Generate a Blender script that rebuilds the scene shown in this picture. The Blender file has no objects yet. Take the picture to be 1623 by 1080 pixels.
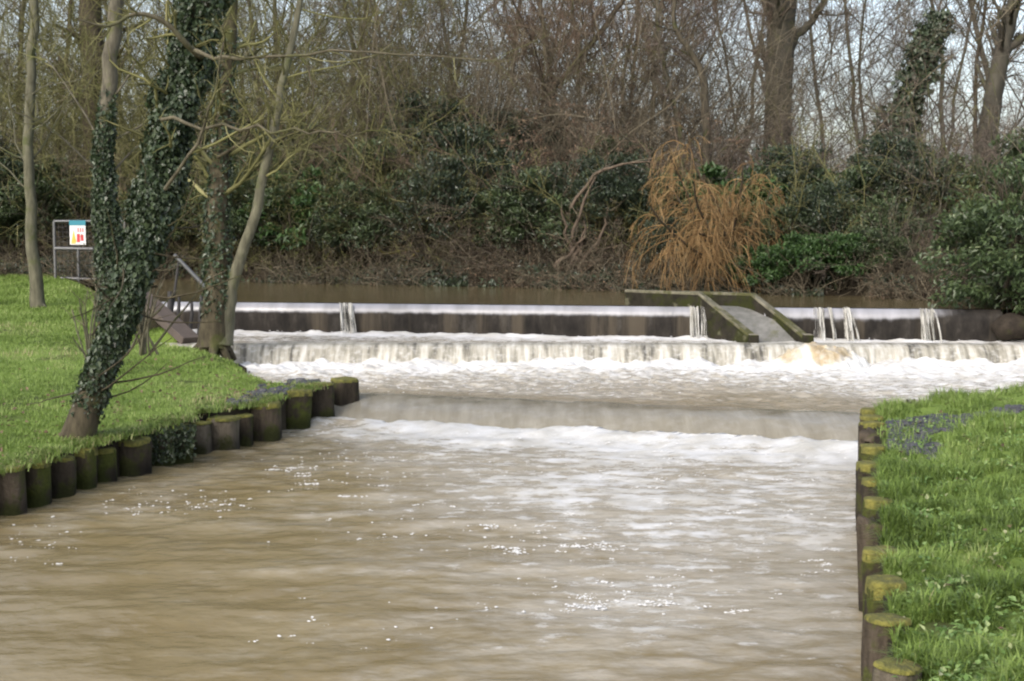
import bpy, math, random
import numpy as np

R = np.random.default_rng(11)
random.seed(5)
scene = bpy.context.scene
COL = scene.collection

# ------------------------------------------------------------------ camera model (world metres, camera looks along +Y)
CAM = np.array([0.0, 0.0, 1.88])
FPX, PW, PH = 2228.0, 1623.0, 1080.0
PITCH = math.atan(190.0 / FPX)
FWD = np.array([0, math.cos(PITCH), -math.sin(PITCH)])
UP = np.array([0, math.sin(PITCH), math.cos(PITCH)])

def P(px, py, d):
    v = np.array([px - PW / 2, 0, 0.0]) + (PH / 2 - py) * UP + FPX * FWD
    return CAM + v * (d / v[1])

def G(px, py, z):
    v = np.array([px - PW / 2, 0, 0.0]) + (PH / 2 - py) * UP + FPX * FWD
    return CAM + v * ((z - CAM[2]) / v[2])

# ------------------------------------------------------------------ noise
_perm = np.random.default_rng(3).random((256, 256))
def vnoise(x, y):
    xi = np.floor(x).astype(int); yi = np.floor(y).astype(int)
    fx = x - xi; fy = y - yi
    fx = fx * fx * (3 - 2 * fx); fy = fy * fy * (3 - 2 * fy)
    a = _perm[xi & 255, yi & 255]; b = _perm[(xi + 1) & 255, yi & 255]
    c = _perm[xi & 255, (yi + 1) & 255]; d = _perm[(xi + 1) & 255, (yi + 1) & 255]
    return (a * (1 - fx) + b * fx) * (1 - fy) + (c * (1 - fx) + d * fx) * fy

def fbm(x, y, oct=4, gain=0.5):
    s = 0; a = 1; t = 0
    for i in range(oct):
        s = s + a * vnoise(x * 2 ** i + 17.3 * i, y * 2 ** i + 9.1 * i); t += a; a *= gain
    return s / t

def sstep(a, b, x):
    t = np.clip((x - a) / (b - a), 0, 1)
    return t * t * (3 - 2 * t)

def nrm(v):
    return v / np.maximum(np.linalg.norm(v, axis=-1, keepdims=True), 1e-9)

# ------------------------------------------------------------------ mesh helpers
def tag(o, label=None, cat=None, group=None, kind=None):
    if label: o['label'] = label
    if cat: o['category'] = cat
    if group: o['group'] = group
    if kind: o['kind'] = kind
    return o

def mesh_np(name, V, F, mat, attrs=None, smooth=True):
    """V (n,3); F (m,4) or (m,3) index array, or a list of such arrays."""
    me = bpy.data.meshes.new(name)
    Fs = F if isinstance(F, list) else [F]
    Fs = [np.asarray(f, dtype=np.int32) for f in Fs if len(f)]
    V = np.asarray(V, dtype=np.float32)
    me.vertices.add(len(V)); me.vertices.foreach_set('co', V.ravel())
    loops = np.concatenate([f.ravel() for f in Fs])
    tot = np.concatenate([np.full(len(f), f.shape[1], dtype=np.int32) for f in Fs])
    st = np.concatenate([[0], np.cumsum(tot)[:-1]]).astype(np.int32)
    me.loops.add(len(loops)); me.loops.foreach_set('vertex_index', loops.astype(np.int32))
    me.polygons.add(len(tot)); me.polygons.foreach_set('loop_start', st)
    me.update(calc_edges=True)
    me.validate()
    me.polygons.foreach_set('use_smooth', np.full(len(me.polygons), smooth, dtype=bool))
    for k, a in (attrs or {}).items():
        at = me.attributes.new(k, 'FLOAT', 'POINT')
        at.data.foreach_set('value', np.asarray(a, dtype=np.float32))
    if mat: me.materials.append(mat)
    return me

def link(name, me, parent=None, loc=(0, 0, 0)):
    o = bpy.data.objects.new(name, me); COL.objects.link(o)
    o.location = loc
    if parent: o.parent = parent
    return o

def empty(name, loc=(0, 0, 0), rz=0.0):
    o = bpy.data.objects.new(name, None); COL.objects.link(o)
    o.empty_display_size = 0.2
    o.location = loc; o.rotation_euler = (0, 0, rz)
    return o

def dup(root):
    r = root.copy(); COL.objects.link(r)
    for ch in list(root.children):
        c = ch.copy(); COL.objects.link(c); c.parent = r
        for g in list(ch.children):
            e = g.copy(); COL.objects.link(e); e.parent = c
    return r

def grid_faces(nr, nc, wrap=False):
    i = np.arange(nr - 1)[:, None]; j = np.arange(nc if wrap else nc - 1)[None, :]
    a = i * nc + j; b = i * nc + (j + 1) % nc
    return np.stack([a, b, b + nc, a + nc], -1).reshape(-1, 4)

def merge(parts):
    """parts: list of (V,F(list or arr),tint)"""
    Vs, Fq, Ft, Ts, off = [], [], [], [], 0
    for V, F, T in parts:
        for f in (F if isinstance(F, list) else [F]):
            (Fq if f.shape[1] == 4 else Ft).append(f + off)
        Vs.append(V); Ts.append(np.broadcast_to(T, (len(V),)) if np.ndim(T) < 1 or len(np.atleast_1d(T)) == 1 else T); off += len(V)
    Fl = []
    if Fq: Fl.append(np.concatenate(Fq))
    if Ft: Fl.append(np.concatenate(Ft))
    return np.concatenate(Vs), Fl, np.concatenate(Ts)

# --- strands / tubes
def tubes(pts, rad, sides=3, tint=None, cap=False):
    N, K, _ = pts.shape
    t = np.empty_like(pts)
    t[:, 1:-1] = pts[:, 2:] - pts[:, :-2]; t[:, 0] = pts[:, 1] - pts[:, 0]; t[:, -1] = pts[:, -1] - pts[:, -2]
    t = nrm(t)
    ref = np.where(np.abs(t[:, :1, 2:3]) > 0.8, np.array([[[1.0, 0.13, 0]]]), np.array([[[0.1, 0.05, 1.0]]]))
    ref = np.broadcast_to(ref, pts.shape)
    a = nrm(np.cross(t, ref)); b = np.cross(t, a)
    ang = np.arange(sides) * 2 * math.pi / sides
    V = pts[:, :, None, :] + rad[:, :, None, None] * (np.cos(ang)[None, None, :, None] * a[:, :, None, :] + np.sin(ang)[None, None, :, None] * b[:, :, None, :])
    V = V.reshape(-1, 3)
    f = grid_faces(K, sides, wrap=True)
    F = (f[None] + (np.arange(N) * K * sides)[:, None, None]).reshape(-1, 4)
    if tint is None: tint = R.random(N)
    T = np.repeat(np.broadcast_to(tint, (N,)), K * sides)
    return V, F, T

def strands(P0, D0, L, r0, r1, K=5, wig=0.15, up=0.0):
    N = len(P0)
    L = np.broadcast_to(L, (N,)); r0 = np.broadcast_to(r0, (N,)); r1 = np.broadcast_to(r1, (N,))
    pts = np.empty((N, K, 3)); pts[:, 0] = P0; d = nrm(np.asarray(D0, float))
    upv = np.array([0, 0, 1.0])
    for k in range(1, K):
        d = nrm(d + wig * R.normal(size=(N, 3)) + np.asarray(up)[..., None] * upv if np.ndim(up) else d + wig * R.normal(size=(N, 3)) + up * upv)
        pts[:, k] = pts[:, k - 1] + d * (L / (K - 1))[:, None]
    s = np.linspace(0, 1, K)[None]
    rad = r0[:, None] * (1 - s) + r1[:, None] * s
    return pts, rad

def spawn(pts, rad, m, t0, t1, a0, a1, lr, K=5, wig=0.15, up=0.0, rr=0.55, rmin=0.004, tip=0.35, lmin=0.1):
    N, K0, _ = pts.shape
    idx = np.repeat(np.arange(N), m); n = len(idx)
    t = t0 + (t1 - t0) * R.random(n)
    x = t * (K0 - 1); i = np.minimum(x.astype(int), K0 - 2); f = (x - i)[:, None]
    p = pts[idx, i] * (1 - f) + pts[idx, i + 1] * f
    T = nrm(pts[idx, i + 1] - pts[idx, i])
    r = rad[idx, i] * (1 - f[:, 0]) + rad[idx, i + 1] * f[:, 0]
    pr = R.normal(size=(n, 3)); pr = nrm(pr - (pr * T).sum(1, keepdims=True) * T)
    a = (a0 + (a1 - a0) * R.random(n))[:, None]
    D = np.cos(a) * T + np.sin(a) * pr
    Lp = np.linalg.norm(pts[:, 1:] - pts[:, :-1], axis=2).sum(1)[idx]
    L = np.maximum(Lp * lr * (1.1 - 0.6 * t) * (0.6 + 0.7 * R.random(n)), lmin)
    r0 = np.maximum(r * rr, rmin)
    return strands(p, D, L, r0, np.maximum(r0 * tip, rmin * 0.6), K, wig, up)

def path(points, radii, n=14, wob=0.0):
    p = np.array(points, float); s = np.linspace(0, len(p) - 1, n)
    out = np.empty((n, 3))
    # catmull-rom
    for q, u in enumerate(s):
        i = min(int(u), len(p) - 2); f = u - i
        p0 = p[max(i - 1, 0)]; p1 = p[i]; p2 = p[i + 1]; p3 = p[min(i + 2, len(p) - 1)]
        out[q] = 0.5 * ((2 * p1) + (-p0 + p2) * f + (2 * p0 - 5 * p1 + 4 * p2 - p3) * f * f + (-p0 + 3 * p1 - 3 * p2 + p3) * f ** 3)
    r = np.interp(s, np.linspace(0, len(p) - 1, len(radii)), radii)
    if wob: out[1:-1] += R.normal(size=(n - 2, 3)) * wob
    return out[None], r[None]

# --- leaves: folded kites
def leaves(c, d, nvec, L, W, tint=None, fold=0.18):
    n = len(c)
    L = np.broadcast_to(L, (n,))[:, None]; W = np.broadcast_to(W, (n,))[:, None]
    d = nrm(d); s = nrm(np.cross(d, nvec)); u = np.cross(s, d)
    base = c - d * L * 0.5; tip = c + d * L * 0.5 - u * L * 0.12
    lt = c - d * L * 0.08 + s * W * 0.5 + u * W * fold; rt = c - d * L * 0.08 - s * W * 0.5 + u * W * fold
    V = np.stack([base, lt, tip, rt], 1).reshape(-1, 3)
    k = np.arange(n)[:, None] * 4
    F = np.concatenate([k + np.array([[0, 2, 1]]), k + np.array([[0, 3, 2]])])
    if tint is None: tint = R.random(n)
    return V, F, np.repeat(tint, 4)

# ------------------------------------------------------------------ materials
def newmat(name):
    m = bpy.data.materials.new(name); m.use_nodes = True
    N = m.node_tree.nodes; L = m.node_tree.links
    return m, N, L, N['Principled BSDF']

def ramp(N, stops):
    r = N.new('ShaderNodeValToRGB'); e = r.color_ramp.elements
    while len(e) < len(stops): e.new(0.5)
    for k, (p, c) in enumerate(stops):
        e[k].position = p; e[k].color = (*c, 1)
    return r

def noise(N, L, scale, detail=4, rough=0.55, vec=None, sc3=None, coord='Object'):
    tc = N.new('ShaderNodeTexCoord'); n = N.new('ShaderNodeTexNoise')
    n.inputs['Scale'].default_value = scale; n.inputs['Detail'].default_value = detail; n.inputs['Roughness'].default_value = rough
    if sc3:
        mp = N.new('ShaderNodeMapping'); mp.inputs['Scale'].default_value = sc3
        L.new(tc.outputs[coord], mp.inputs['Vector']); L.new(mp.outputs[0], n.inputs['Vector'])
    else:
        L.new(tc.outputs[coord], n.inputs['Vector'])
    return n

def mixrgb(N, L, fac, a, b, mode='MIX'):
    m = N.new('ShaderNodeMix'); m.data_type = 'RGBA'; m.blend_type = mode
    for s, v in ((m.inputs[0], fac), (m.inputs[6], a), (m.inputs[7], b)):
        if hasattr(v, 'links') or hasattr(v, 'is_linked'): L.new(v, s)
        elif isinstance(v, (int, float)): s.default_value = v
        else: s.default_value = (*v, 1)
    return m.outputs[2]

def attr(N, name):
    a = N.new('ShaderNodeAttribute'); a.attribute_name = name
    return a.outputs['Fac']

def math_(N, L, op, a, b=None, c=None, clamp=False):
    m = N.new('ShaderNodeMath'); m.operation = op; m.use_clamp = clamp
    for s, v in zip(m.inputs, (a, b, c)):
        if v is None: continue
        if isinstance(v, (int, float)): s.default_value = v
        else: L.new(v, s)
    return m.outputs[0]

def maprange(N, L, v, a, b, c=0.0, d=1.0, smooth=True):
    m = N.new('ShaderNodeMapRange'); m.interpolation_type = 'SMOOTHSTEP' if smooth else 'LINEAR'
    L.new(v, m.inputs[0])
    for k, x in zip((1, 2, 3, 4), (a, b, c, d)): m.inputs[k].default_value = x
    return m.outputs[0]

def bump(N, L, b, h, strength=0.4, dist=0.02):
    bp = N.new('ShaderNodeBump'); bp.inputs['Strength'].default_value = strength; bp.inputs['Distance'].default_value = dist
    L.new(h, bp.inputs['Height']); L.new(bp.outputs[0], b.inputs['Normal'])

def leaf_mat(name, stops, rough=0.45, trans=0.25, spec=0.4):
    m, N, L, b = newmat(name)
    r = ramp(N, stops); L.new(attr(N, 'tint'), r.inputs[0])
    L.new(r.outputs[0], b.inputs['Base Color'])
    b.inputs['Roughness'].default_value = rough; b.inputs['Specular IOR Level'].default_value = spec
    if trans:
        tr = N.new('ShaderNodeBsdfTranslucent'); L.new(r.outputs[0], tr.inputs[0])
        mx = N.new('ShaderNodeMixShader'); mx.inputs[0].default_value = trans
        L.new(b.outputs[0], mx.inputs[1]); L.new(tr.outputs[0], mx.inputs[2])
        L.new(mx.outputs[0], N['Material Output'].inputs[0])
    return m

def twig_mat(name, stops):
    m, N, L, b = newmat(name)
    r = ramp(N, stops); L.new(attr(N, 'tint'), r.inputs[0])
    L.new(r.outputs[0], b.inputs['Base Color']); b.inputs['Roughness'].default_value = 0.85
    b.inputs['Specular IOR Level'].default_value = 0.2
    return m

def bark_mat(name, c1, c2, moss=None, mossamt=0.5, sc=18):
    m, N, L, b = newmat(name)
    n = noise(N, L, sc, 6, 0.65, sc3=(1, 1, 0.28))
    r = ramp(N, [(0.3, c1), (0.68, c2)]); L.new(n.outputs[0], r.inputs[0])
    col = r.outputs[0]
    if moss:
        n2 = noise(N, L, 3.2, 5, 0.6)
        f = maprange(N, L, n2.outputs[0], 0.62 - 0.25 * mossamt, 0.75 - 0.25 * mossamt)
        col = mixrgb(N, L, f, col, moss)
    L.new(col, b.inputs['Base Color']); b.inputs['Roughness'].default_value = 0.9; b.inputs['Specular IOR Level'].default_value = 0.2
    bump(N, L, b, n.outputs[0], 0.8, 0.02)
    return m

M = {}
M['bark_grey'] = bark_mat('bark grey', (.05, .045, .035), (.15, .135, .10), (.085, .09, .035), .5)
M['bark_dark'] = bark_mat('bark dark', (.03, .026, .02), (.10, .085, .06), (.05, .055, .02), .3)
M['bark_brown'] = bark_mat('bark brown', (.034, .027, .019), (.088, .072, .05), (.07, .068, .03), .3)
M['bark_pale'] = bark_mat('bark pale', (.055, .052, .036), (.145, .138, .095), (.08, .088, .038), .4, 14)
M['bark_mossy'] = bark_mat('bark mossy', (.025, .021, .014), (.085, .072, .045), (.055, .058, .02), .45)
M['bark_root'] = bark_mat('bark root', (.06, .045, .033), (.15, .115, .085), None)
M['bark_limb'] = bark_mat('bark limb', (.05, .044, .03), (.135, .12, .082), (.08, .08, .038), .35)
M['bark_big'] = bark_mat('bark big', (.036, .033, .026), (.092, .084, .064), (.068, .068, .034), .35, 5)
M['twig_grey'] = twig_mat('twig grey', [(0, (.055, .043, .034)), (.6, (.13, .105, .082)), (1, (.20, .165, .13))])
M['twig_far'] = twig_mat('twig far', [(0, (.06, .050, .043)), (.6, (.135, .115, .10)), (1, (.21, .18, .155))])
M['twig_brown'] = twig_mat('twig brown', [(0, (.05, .043, .030)), (.6, (.118, .099, .068)), (1, (.21, .178, .125))])
M['twig_olive'] = twig_mat('twig olive', [(0, (.05, .05, .02)), (.5, (.115, .11, .045)), (.85, (.175, .17, .07)), (1, (.25, .235, .12))])
M['twig_purple'] = twig_mat('twig purple', [(0, (.062, .048, .041)), (.6, (.138, .108, .094)), (1, (.22, .175, .15))])
M['twig_russet'] = twig_mat('twig russet', [(0, (.07, .05, .036)), (.6, (.145, .103, .074)), (1, (.22, .165, .12))])
M['twig_orange'] = twig_mat('twig orange', [(0, (.10, .062, .028)), (.55, (.235, .142, .060)), (1, (.34, .235, .115))])
M['leaf_laurel'] = leaf_mat('leaf laurel', [(0, (.020, .028, .013)), (.5, (.050, .072, .030)), (.82, (.085, .118, .048)), (1, (.14, .165, .085))], .38, .15)
M['leaf_holly'] = leaf_mat('leaf holly', [(0, (.016, .022, .013)), (.55, (.036, .052, .028)), (.88, (.065, .085, .045)), (1, (.12, .135, .10))], .32, .1)
M['leaf_green'] = leaf_mat('leaf green', [(0, (.016, .034, .010)), (.5, (.040, .082, .022)), (.85, (.075, .13, .04)), (1, (.14, .19, .09))], .42, .25)
M['leaf_right'] = leaf_mat('leaf right', [(0, (.020, .032, .015)), (.45, (.055, .085, .033)), (.8, (.105, .14, .058)), (1, (.24, .25, .11))], .36, .2)
M['leaf_ivy'] = leaf_mat('leaf ivy', [(0, (.012, .017, .009)), (.5, (.032, .050, .024)), (.85, (.058, .080, .040)), (1, (.10, .12, .08))], .34, .1)
M['leaf_olive'] = leaf_mat('leaf olive', [(0, (.04, .045, .012)), (.6, (.085, .09, .022)), (1, (.14, .14, .04))], .5, .3)
M['leaf_dead'] = leaf_mat('leaf dead', [(0, (.065, .042, .026)), (.6, (.155, .10, .065)), (1, (.26, .18, .115))], .7, .3)
M['grass'] = leaf_mat('grass blade', [(0, (.07, .11, .022)), (.4, (.18, .265, .055)), (.72, (.265, .355, .10)), (.9, (.35, .38, .16)), (1, (.40, .33, .20))], .5, .35, .3)
M['weed'] = leaf_mat('weed leaf', [(0, (.07, .12, .03)), (.5, (.15, .25, .07)), (.85, (.24, .34, .12)), (1, (.38, .38, .22))], .45, .3, .3)

def ground_mat(name, lo, mid, hi):
    m, N, L, b = newmat(name)
    n = noise(N, L, 1.6, 8, 0.65); r = ramp(N, [(.34, lo), (.5, mid), (.66, hi)])
    L.new(n.outputs[0], r.inputs[0]); L.new(r.outputs[0], b.inputs['Base Color'])
    b.inputs['Roughness'].default_value = 0.95; b.inputs['Specular IOR Level'].default_value = 0.15
    n2 = noise(N, L, 30, 5, 0.6); bump(N, L, b, n2.outputs[0], 0.7, 0.03)
    return m
M['turf'] = ground_mat('turf', (.05, .06, .02), (.115, .17, .035), (.16, .225, .05))
M['earth'] = ground_mat('wet earth', (.014, .011, .008), (.03, .024, .016), (.05, .042, .028))
M['litter'] = ground_mat('leaf litter ground', (.016, .013, .009), (.036, .028, .018), (.07, .052, .034))

def water_mat(name, mud, mud2, foamcol, fscale=9.0, stretch=(1, 1, 1), rough=0.07, bstr=0.25, bsc=14, lo=.5, hi=.64):
    m, N, L, b = newmat(name)
    F = attr(N, 'foam')
    n = noise(N, L, fscale, 7, 0.66, sc3=stretch)
    s = math_(N, L, 'ADD', F, math_(N, L, 'MULTIPLY', math_(N, L, 'SUBTRACT', n.outputs[0], .5), 1.7))
    mask = maprange(N, L, s, lo, hi)
    n2 = noise(N, L, 1.3, 4, 0.6); r = ramp(N, [(.35, mud), (.65, mud2)]); L.new(n2.outputs[0], r.inputs[0])
    # aerated water, thin scum and painted sky reflection pale the mud
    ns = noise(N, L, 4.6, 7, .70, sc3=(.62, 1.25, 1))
    aer_sheen = maprange(N, L, math_(N, L, 'ADD', F, math_(N, L, 'MULTIPLY', math_(N, L, 'SUBTRACT', ns.outputs[0], .5), 1.1)), .05, .62, 0, .72)
    base = mixrgb(N, L, aer_sheen, r.outputs[0], (.40, .375, .32))
    nf = noise(N, L, 2.3, 5, .65); fc = mixrgb(N, L, maprange(N, L, nf.outputs[0], .38, .62), tuple(x * q for x, q in zip(foamcol, (.80, .78, .73))), foamcol)
    L.new(mixrgb(N, L, mask, base, fc), b.inputs['Base Color'])
    L.new(maprange(N, L, mask, 0, 1, rough, .75), b.inputs['Roughness'])
    b.inputs['IOR'].default_value = 1.33
    n3 = noise(N, L, bsc, 5, 0.6, sc3=stretch)
    h = math_(N, L, 'ADD', n3.outputs[0], math_(N, L, 'MULTIPLY', mask, .5))
    bump(N, L, b, h, bstr, 0.03)
    return m
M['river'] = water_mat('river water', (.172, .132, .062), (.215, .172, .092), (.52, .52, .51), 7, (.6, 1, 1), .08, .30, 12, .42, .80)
M['pool'] = water_mat('pool water', (.22, .185, .125), (.28, .24, .17), (.62, .62, .62), 11, (.6, 1, 1), .12, .4, 13, .40, .86)
M['pond'] = water_mat('pond water', (.085, .068, .034), (.115, .092, .046), (.6, .6, .58), 6, (.5, 1, 1), .10, .10, 9)

def sheet_mat(name, stops, zlo, zhi, streak=14.0, contrast=.5, rough=.25, foamtop=None):
    """falling water: colour by streaks that run down the fall"""
    m, N, L, b = newmat(name)
    n = noise(N, L, streak, 5, .6, sc3=(1, .15, .12))
    r = ramp(N, stops); L.new(n.outputs[0], r.inputs[0])
    n2 = noise(N, L, streak * 2.2, 4, .6, sc3=(.6, .6, .8))
    col = mixrgb(N, L, maprange(N, L, n2.outputs[0], .45, .75, 0, contrast), r.outputs[0], (.55, .545, .52))
    L.new(col, b.inputs['Base Color']); b.inputs['Roughness'].default_value = rough; b.inputs['IOR'].default_value = 1.33
    if name == 'surge water': L.new(mixrgb(N, L, maprange(N, L, attr(N, 'edge'), .30, .80), col, (.58, .58, .56)), b.inputs['Base Color'])
    bump(N, L, b, n.outputs[0], .5, .03)
    return m
M['sheet_mid'] = sheet_mat('middle fall water', [(.33, (.07, .066, .055)), (.43, (.22, .207, .168)), (.56, (.36, .342, .29)), (.7, (.50, .488, .45))], .18, .42, 11, .5, .3)
M['sheet_low'] = sheet_mat('low fall water', [(.25, (.15, .135, .10)), (.5, (.20, .183, .142)), (.8, (.28, .262, .215))], 0, .2, 6.0, .10, .12)
M['jet'] = sheet_mat('jet water', [(.3, (.28, .265, .22)), (.5, (.45, .44, .40)), (.7, (.60, .60, .58))], 0, 1, 22, .6, .3)
def see_through(m, amt, sc):
    N = m.node_tree.nodes; L = m.node_tree.links; b = N['Principled BSDF']
    n = noise(N, L, sc, 4, .6, sc3=(1, .3, .22)); t = N.new('ShaderNodeBsdfTransparent'); mx = N.new('ShaderNodeMixShader')
    L.new(maprange(N, L, n.outputs[0], .36, .62, amt, .05), mx.inputs[0]); L.new(b.outputs[0], mx.inputs[1]); L.new(t.outputs[0], mx.inputs[2]); L.new(mx.outputs[0], N['Material Output'].inputs[0])
see_through(M['jet'], .9, 18)
M['surge'] = sheet_mat('surge water', [(.3, (.24, .175, .095)), (.45, (.34, .27, .165)), (.56, (.44, .39, .29)), (.68, (.56, .55, .51))], 0, 1, 6, .55, .5)

# crest of the upper weir: pale film of water at the lip, breaking into a wet dark wall below
def crest_mat():
    m, N, L, b = newmat('weir crest')
    f = attr(N, 'film')
    n = noise(N, L, 9, 5, .6, sc3=(1, .2, .1))
    s = math_(N, L, 'ADD', f, math_(N, L, 'MULTIPLY', math_(N, L, 'SUBTRACT', n.outputs[0], .5), .5))
    mask = maprange(N, L, s, .30, .80)
    nd = noise(N, L, 5, 7, .7, sc3=(1, 1, .5)); rd = ramp(N, [(.35, (.010, .009, .008)), (.55, (.024, .021, .018)), (.72, (.055, .05, .043))]); L.new(nd.outputs[0], rd.inputs[0])
    nq = noise(N, L, 2.6, 5, .65, sc3=(1, .3, .06)); rd_ = mixrgb(N, L, maprange(N, L, nq.outputs[0], .48, .66, 0, .8), rd.outputs[0], (.075, .062, .045))
    nw = noise(N, L, 5, 4, .5, sc3=(1, .2, .08)); rw = ramp(N, [(.35, (.20, .20, .21)), (.65, (.29, .29, .31))]); L.new(nw.outputs[0], rw.inputs[0])
    L.new(mixrgb(N, L, mask, rd_, rw.outputs[0]), b.inputs['Base Color'])
    L.new(maprange(N, L, mask, 0, 1, .65, .25), b.inputs['Roughness'])
    L.new(maprange(N, L, mask, 0, 1, .12, .5), b.inputs['Specular IOR Level'])
    n3 = noise(N, L, 26, 4, .6, sc3=(1, .5, .3)); bump(N, L, b, n3.outputs[0], .25, .02)
    return m
M['crest'] = crest_mat()

def concrete_mat(name, c1, c2, moss, amt, topc=None):
    m, N, L, b = newmat(name)
    n = noise(N, L, 7, 8, .7); r = ramp(N, [(.32, c1), (.68, c2)]); L.new(n.outputs[0], r.inputs[0])
    n2 = noise(N, L, 2.6, 7, .7); f = maprange(N, L, n2.outputs[0], .64 - amt * .3, .76 - amt * .3)
    col = mixrgb(N, L, f, r.outputs[0], moss)
    # lichen blotches
    n4 = noise(N, L, 5.5, 3, .5); col = mixrgb(N, L, maprange(N, L, n4.outputs[0], .62, .70, 0, .6), col, (.12, .115, .075))
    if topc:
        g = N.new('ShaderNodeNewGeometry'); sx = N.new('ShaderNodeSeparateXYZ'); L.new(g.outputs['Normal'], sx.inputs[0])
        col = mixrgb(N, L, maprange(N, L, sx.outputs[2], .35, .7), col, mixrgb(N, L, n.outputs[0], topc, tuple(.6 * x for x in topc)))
    L.new(col, b.inputs['Base Color']); b.inputs['Roughness'].default_value = .9; b.inputs['Specular IOR Level'].default_value = .12
    bump(N, L, b, n.outputs[0], .6, .02)
    return m
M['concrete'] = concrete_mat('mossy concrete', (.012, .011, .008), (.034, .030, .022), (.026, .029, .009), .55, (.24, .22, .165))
M['coping'] = concrete_mat('worn coping', (.085, .08, .055), (.21, .195, .145), (.07, .07, .03), .6)
M['chute'] = concrete_mat('chute concrete', (.10, .10, .09), (.20, .195, .18), (.10, .10, .06), .1)

def post_mat(name, c1, c2, moss, amt):
    m, N, L, b = newmat(name)
    n = noise(N, L, 16, 6, .65, sc3=(1, 1, .22)); r = ramp(N, [(.3, c1), (.7, c2)]); L.new(n.outputs[0], r.inputs[0])
    n2 = noise(N, L, 4.5, 6, .65, coord='Object')
    f = maprange(N, L, n2.outputs[0], .66 - amt * .34, .78 - amt * .34)
    n3 = noise(N, L, 45, 4, .6); mc = mixrgb(N, L, n3.outputs[0], tuple(x * .5 for x in moss), tuple(min(1, x * 1.5) for x in moss))
    col = mixrgb(N, L, f, r.outputs[0], mc)
    tc = N.new('ShaderNodeTexCoord'); sp = N.new('ShaderNodeSeparateXYZ'); L.new(tc.outputs['Object'], sp.inputs[0])
    wet = maprange(N, L, math_(N, L, 'ADD', sp.outputs[2], math_(N, L, 'MULTIPLY', n2.outputs[0], -.12)), -.03, .11, .45, 1.0)
    vm = N.new('ShaderNodeVectorMath'); vm.operation = 'SCALE'; L.new(col, vm.inputs[0]); L.new(wet, vm.inputs[3])
    L.new(vm.outputs[0], b.inputs['Base Color']); b.inputs['Roughness'].default_value = .85; b.inputs['Specular IOR Level'].default_value = .15
    bump(N, L, b, math_(N, L, 'ADD', n.outputs[0], n3.outputs[0]), .7, .015)
    return m
M['post_dark'] = post_mat('dark wet post', (.015, .012, .009), (.052, .042, .03), (.045, .048, .014), .55)
M['post_moss'] = post_mat('mossy post', (.018, .015, .010), (.055, .045, .03), (.05, .058, .012), .75)
M['post_brown'] = post_mat('brown post', (.028, .022, .016), (.095, .076, .055), (.055, .06, .018), .55)
M['post_pale'] = post_mat('weathered post', (.045, .038, .029), (.14, .12, .09), (.055, .058, .02), .45)

def moss_mat():
    m, N, L, b = newmat('moss')
    n = noise(N, L, 22, 6, .7); r = ramp(N, [(.3, (.036, .034, .011)), (.5, (.11, .108, .02)), (.72, (.23, .205, .042))])
    L.new(n.outputs[0], r.inputs[0]); L.new(r.outputs[0], b.inputs['Base Color']); b.inputs['Roughness'].default_value = .95
    n2 = noise(N, L, 70, 4, .6); bump(N, L, b, n2.outputs[0], 1, .02)
    return m
M['moss'] = moss_mat()

def plain(name, c, rough=.7, metal=0.0, var=.25, sc=12):
    m, N, L, b = newmat(name)
    n = noise(N, L, sc, 6, .65)
    L.new(mixrgb(N, L, n.outputs[0], tuple(x * (1 - var) for x in c), tuple(min(1, x * (1 + var)) for x in c)), b.inputs['Base Color'])
    b.inputs['Roughness'].default_value = rough; b.inputs['Metallic'].default_value = metal
    bump(N, L, b, n.outputs[0], .2, .005)
    return m
M['steel'] = plain('galvanised steel', (.14, .142, .145), .5, .5)
M['steel_dark'] = plain('dark timber upright', (.03, .028, .028), .7)
M['plank'] = plain('rusty brown plank', (.07, .054, .044), .8, 0, .4, 9)
M['stone'] = plain('slate stone', (.042, .043, .05), .6, 0, .5, 8)
M['white'] = plain('sign white', (.72, .72, .72), .5, 0, .05)
M['teal'] = plain('sign teal', (.02, .20, .27), .5, 0, .1)
M['yellow'] = plain('sign yellow', (.75, .42, .06), .5, 0, .05)
M['red'] = plain('sign red', (.55, .04, .05), .5, 0, .05)
M['ink'] = plain('sign dark print', (.06, .06, .08), .5, 0, .05)

# ------------------------------------------------------------------ box / prism helper
def box_v(x0, x1, y0, y1, z0, z1):
    V = np.array([[x, y, z] for z in (z0, z1) for x, y in ((x0, y0), (x1, y0), (x1, y1), (x0, y1))], float)
    F = np.array([[3, 2, 1, 0], [4, 5, 6, 7], [0, 1, 5, 4], [1, 2, 6, 5], [2, 3, 7, 6], [3, 0, 4, 7]])
    return V, F, 0.5

def bevel(o, w, seg=2):
    md = o.modifiers.new('bevel', 'BEVEL'); md.width = w; md.segments = seg; md.limit_method = 'ANGLE'
    return o

# ------------------------------------------------------------------ terrain
LE = np.array([(1.0, -4.6), (6.5, -3.95), (9.0, -3.27), (10.3, -2.88), (11.5, -2.53), (11.97, -2.2), (12.6, -2.02), (13.0, -1.86), (13.3, -1.83),
               (13.9, -2.15), (15.0, -2.75), (16.0, -3.12), (17.0, -4.0), (17.5, -4.4), (18.0, -4.75), (21.0, -5.7), (26.0, -7.7), (31, -9.5), (60, -16)])
def xl(y): return np.interp(y, LE[:, 0], LE[:, 1])
RE = np.array([(1.0, .40), (4.6, 1.27), (5.72, 1.53), (7.36, 1.93), (9.15, 2.38), (10.1, 2.63), (10.9, 2.83), (11.2, 2.95), (11.7, 3.65), (12.2, 4.5), (13.5, 7.0), (15, 8.6), (22, 11)])
def xr(y): return np.interp(y, RE[:, 0], RE[:, 1])

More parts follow.
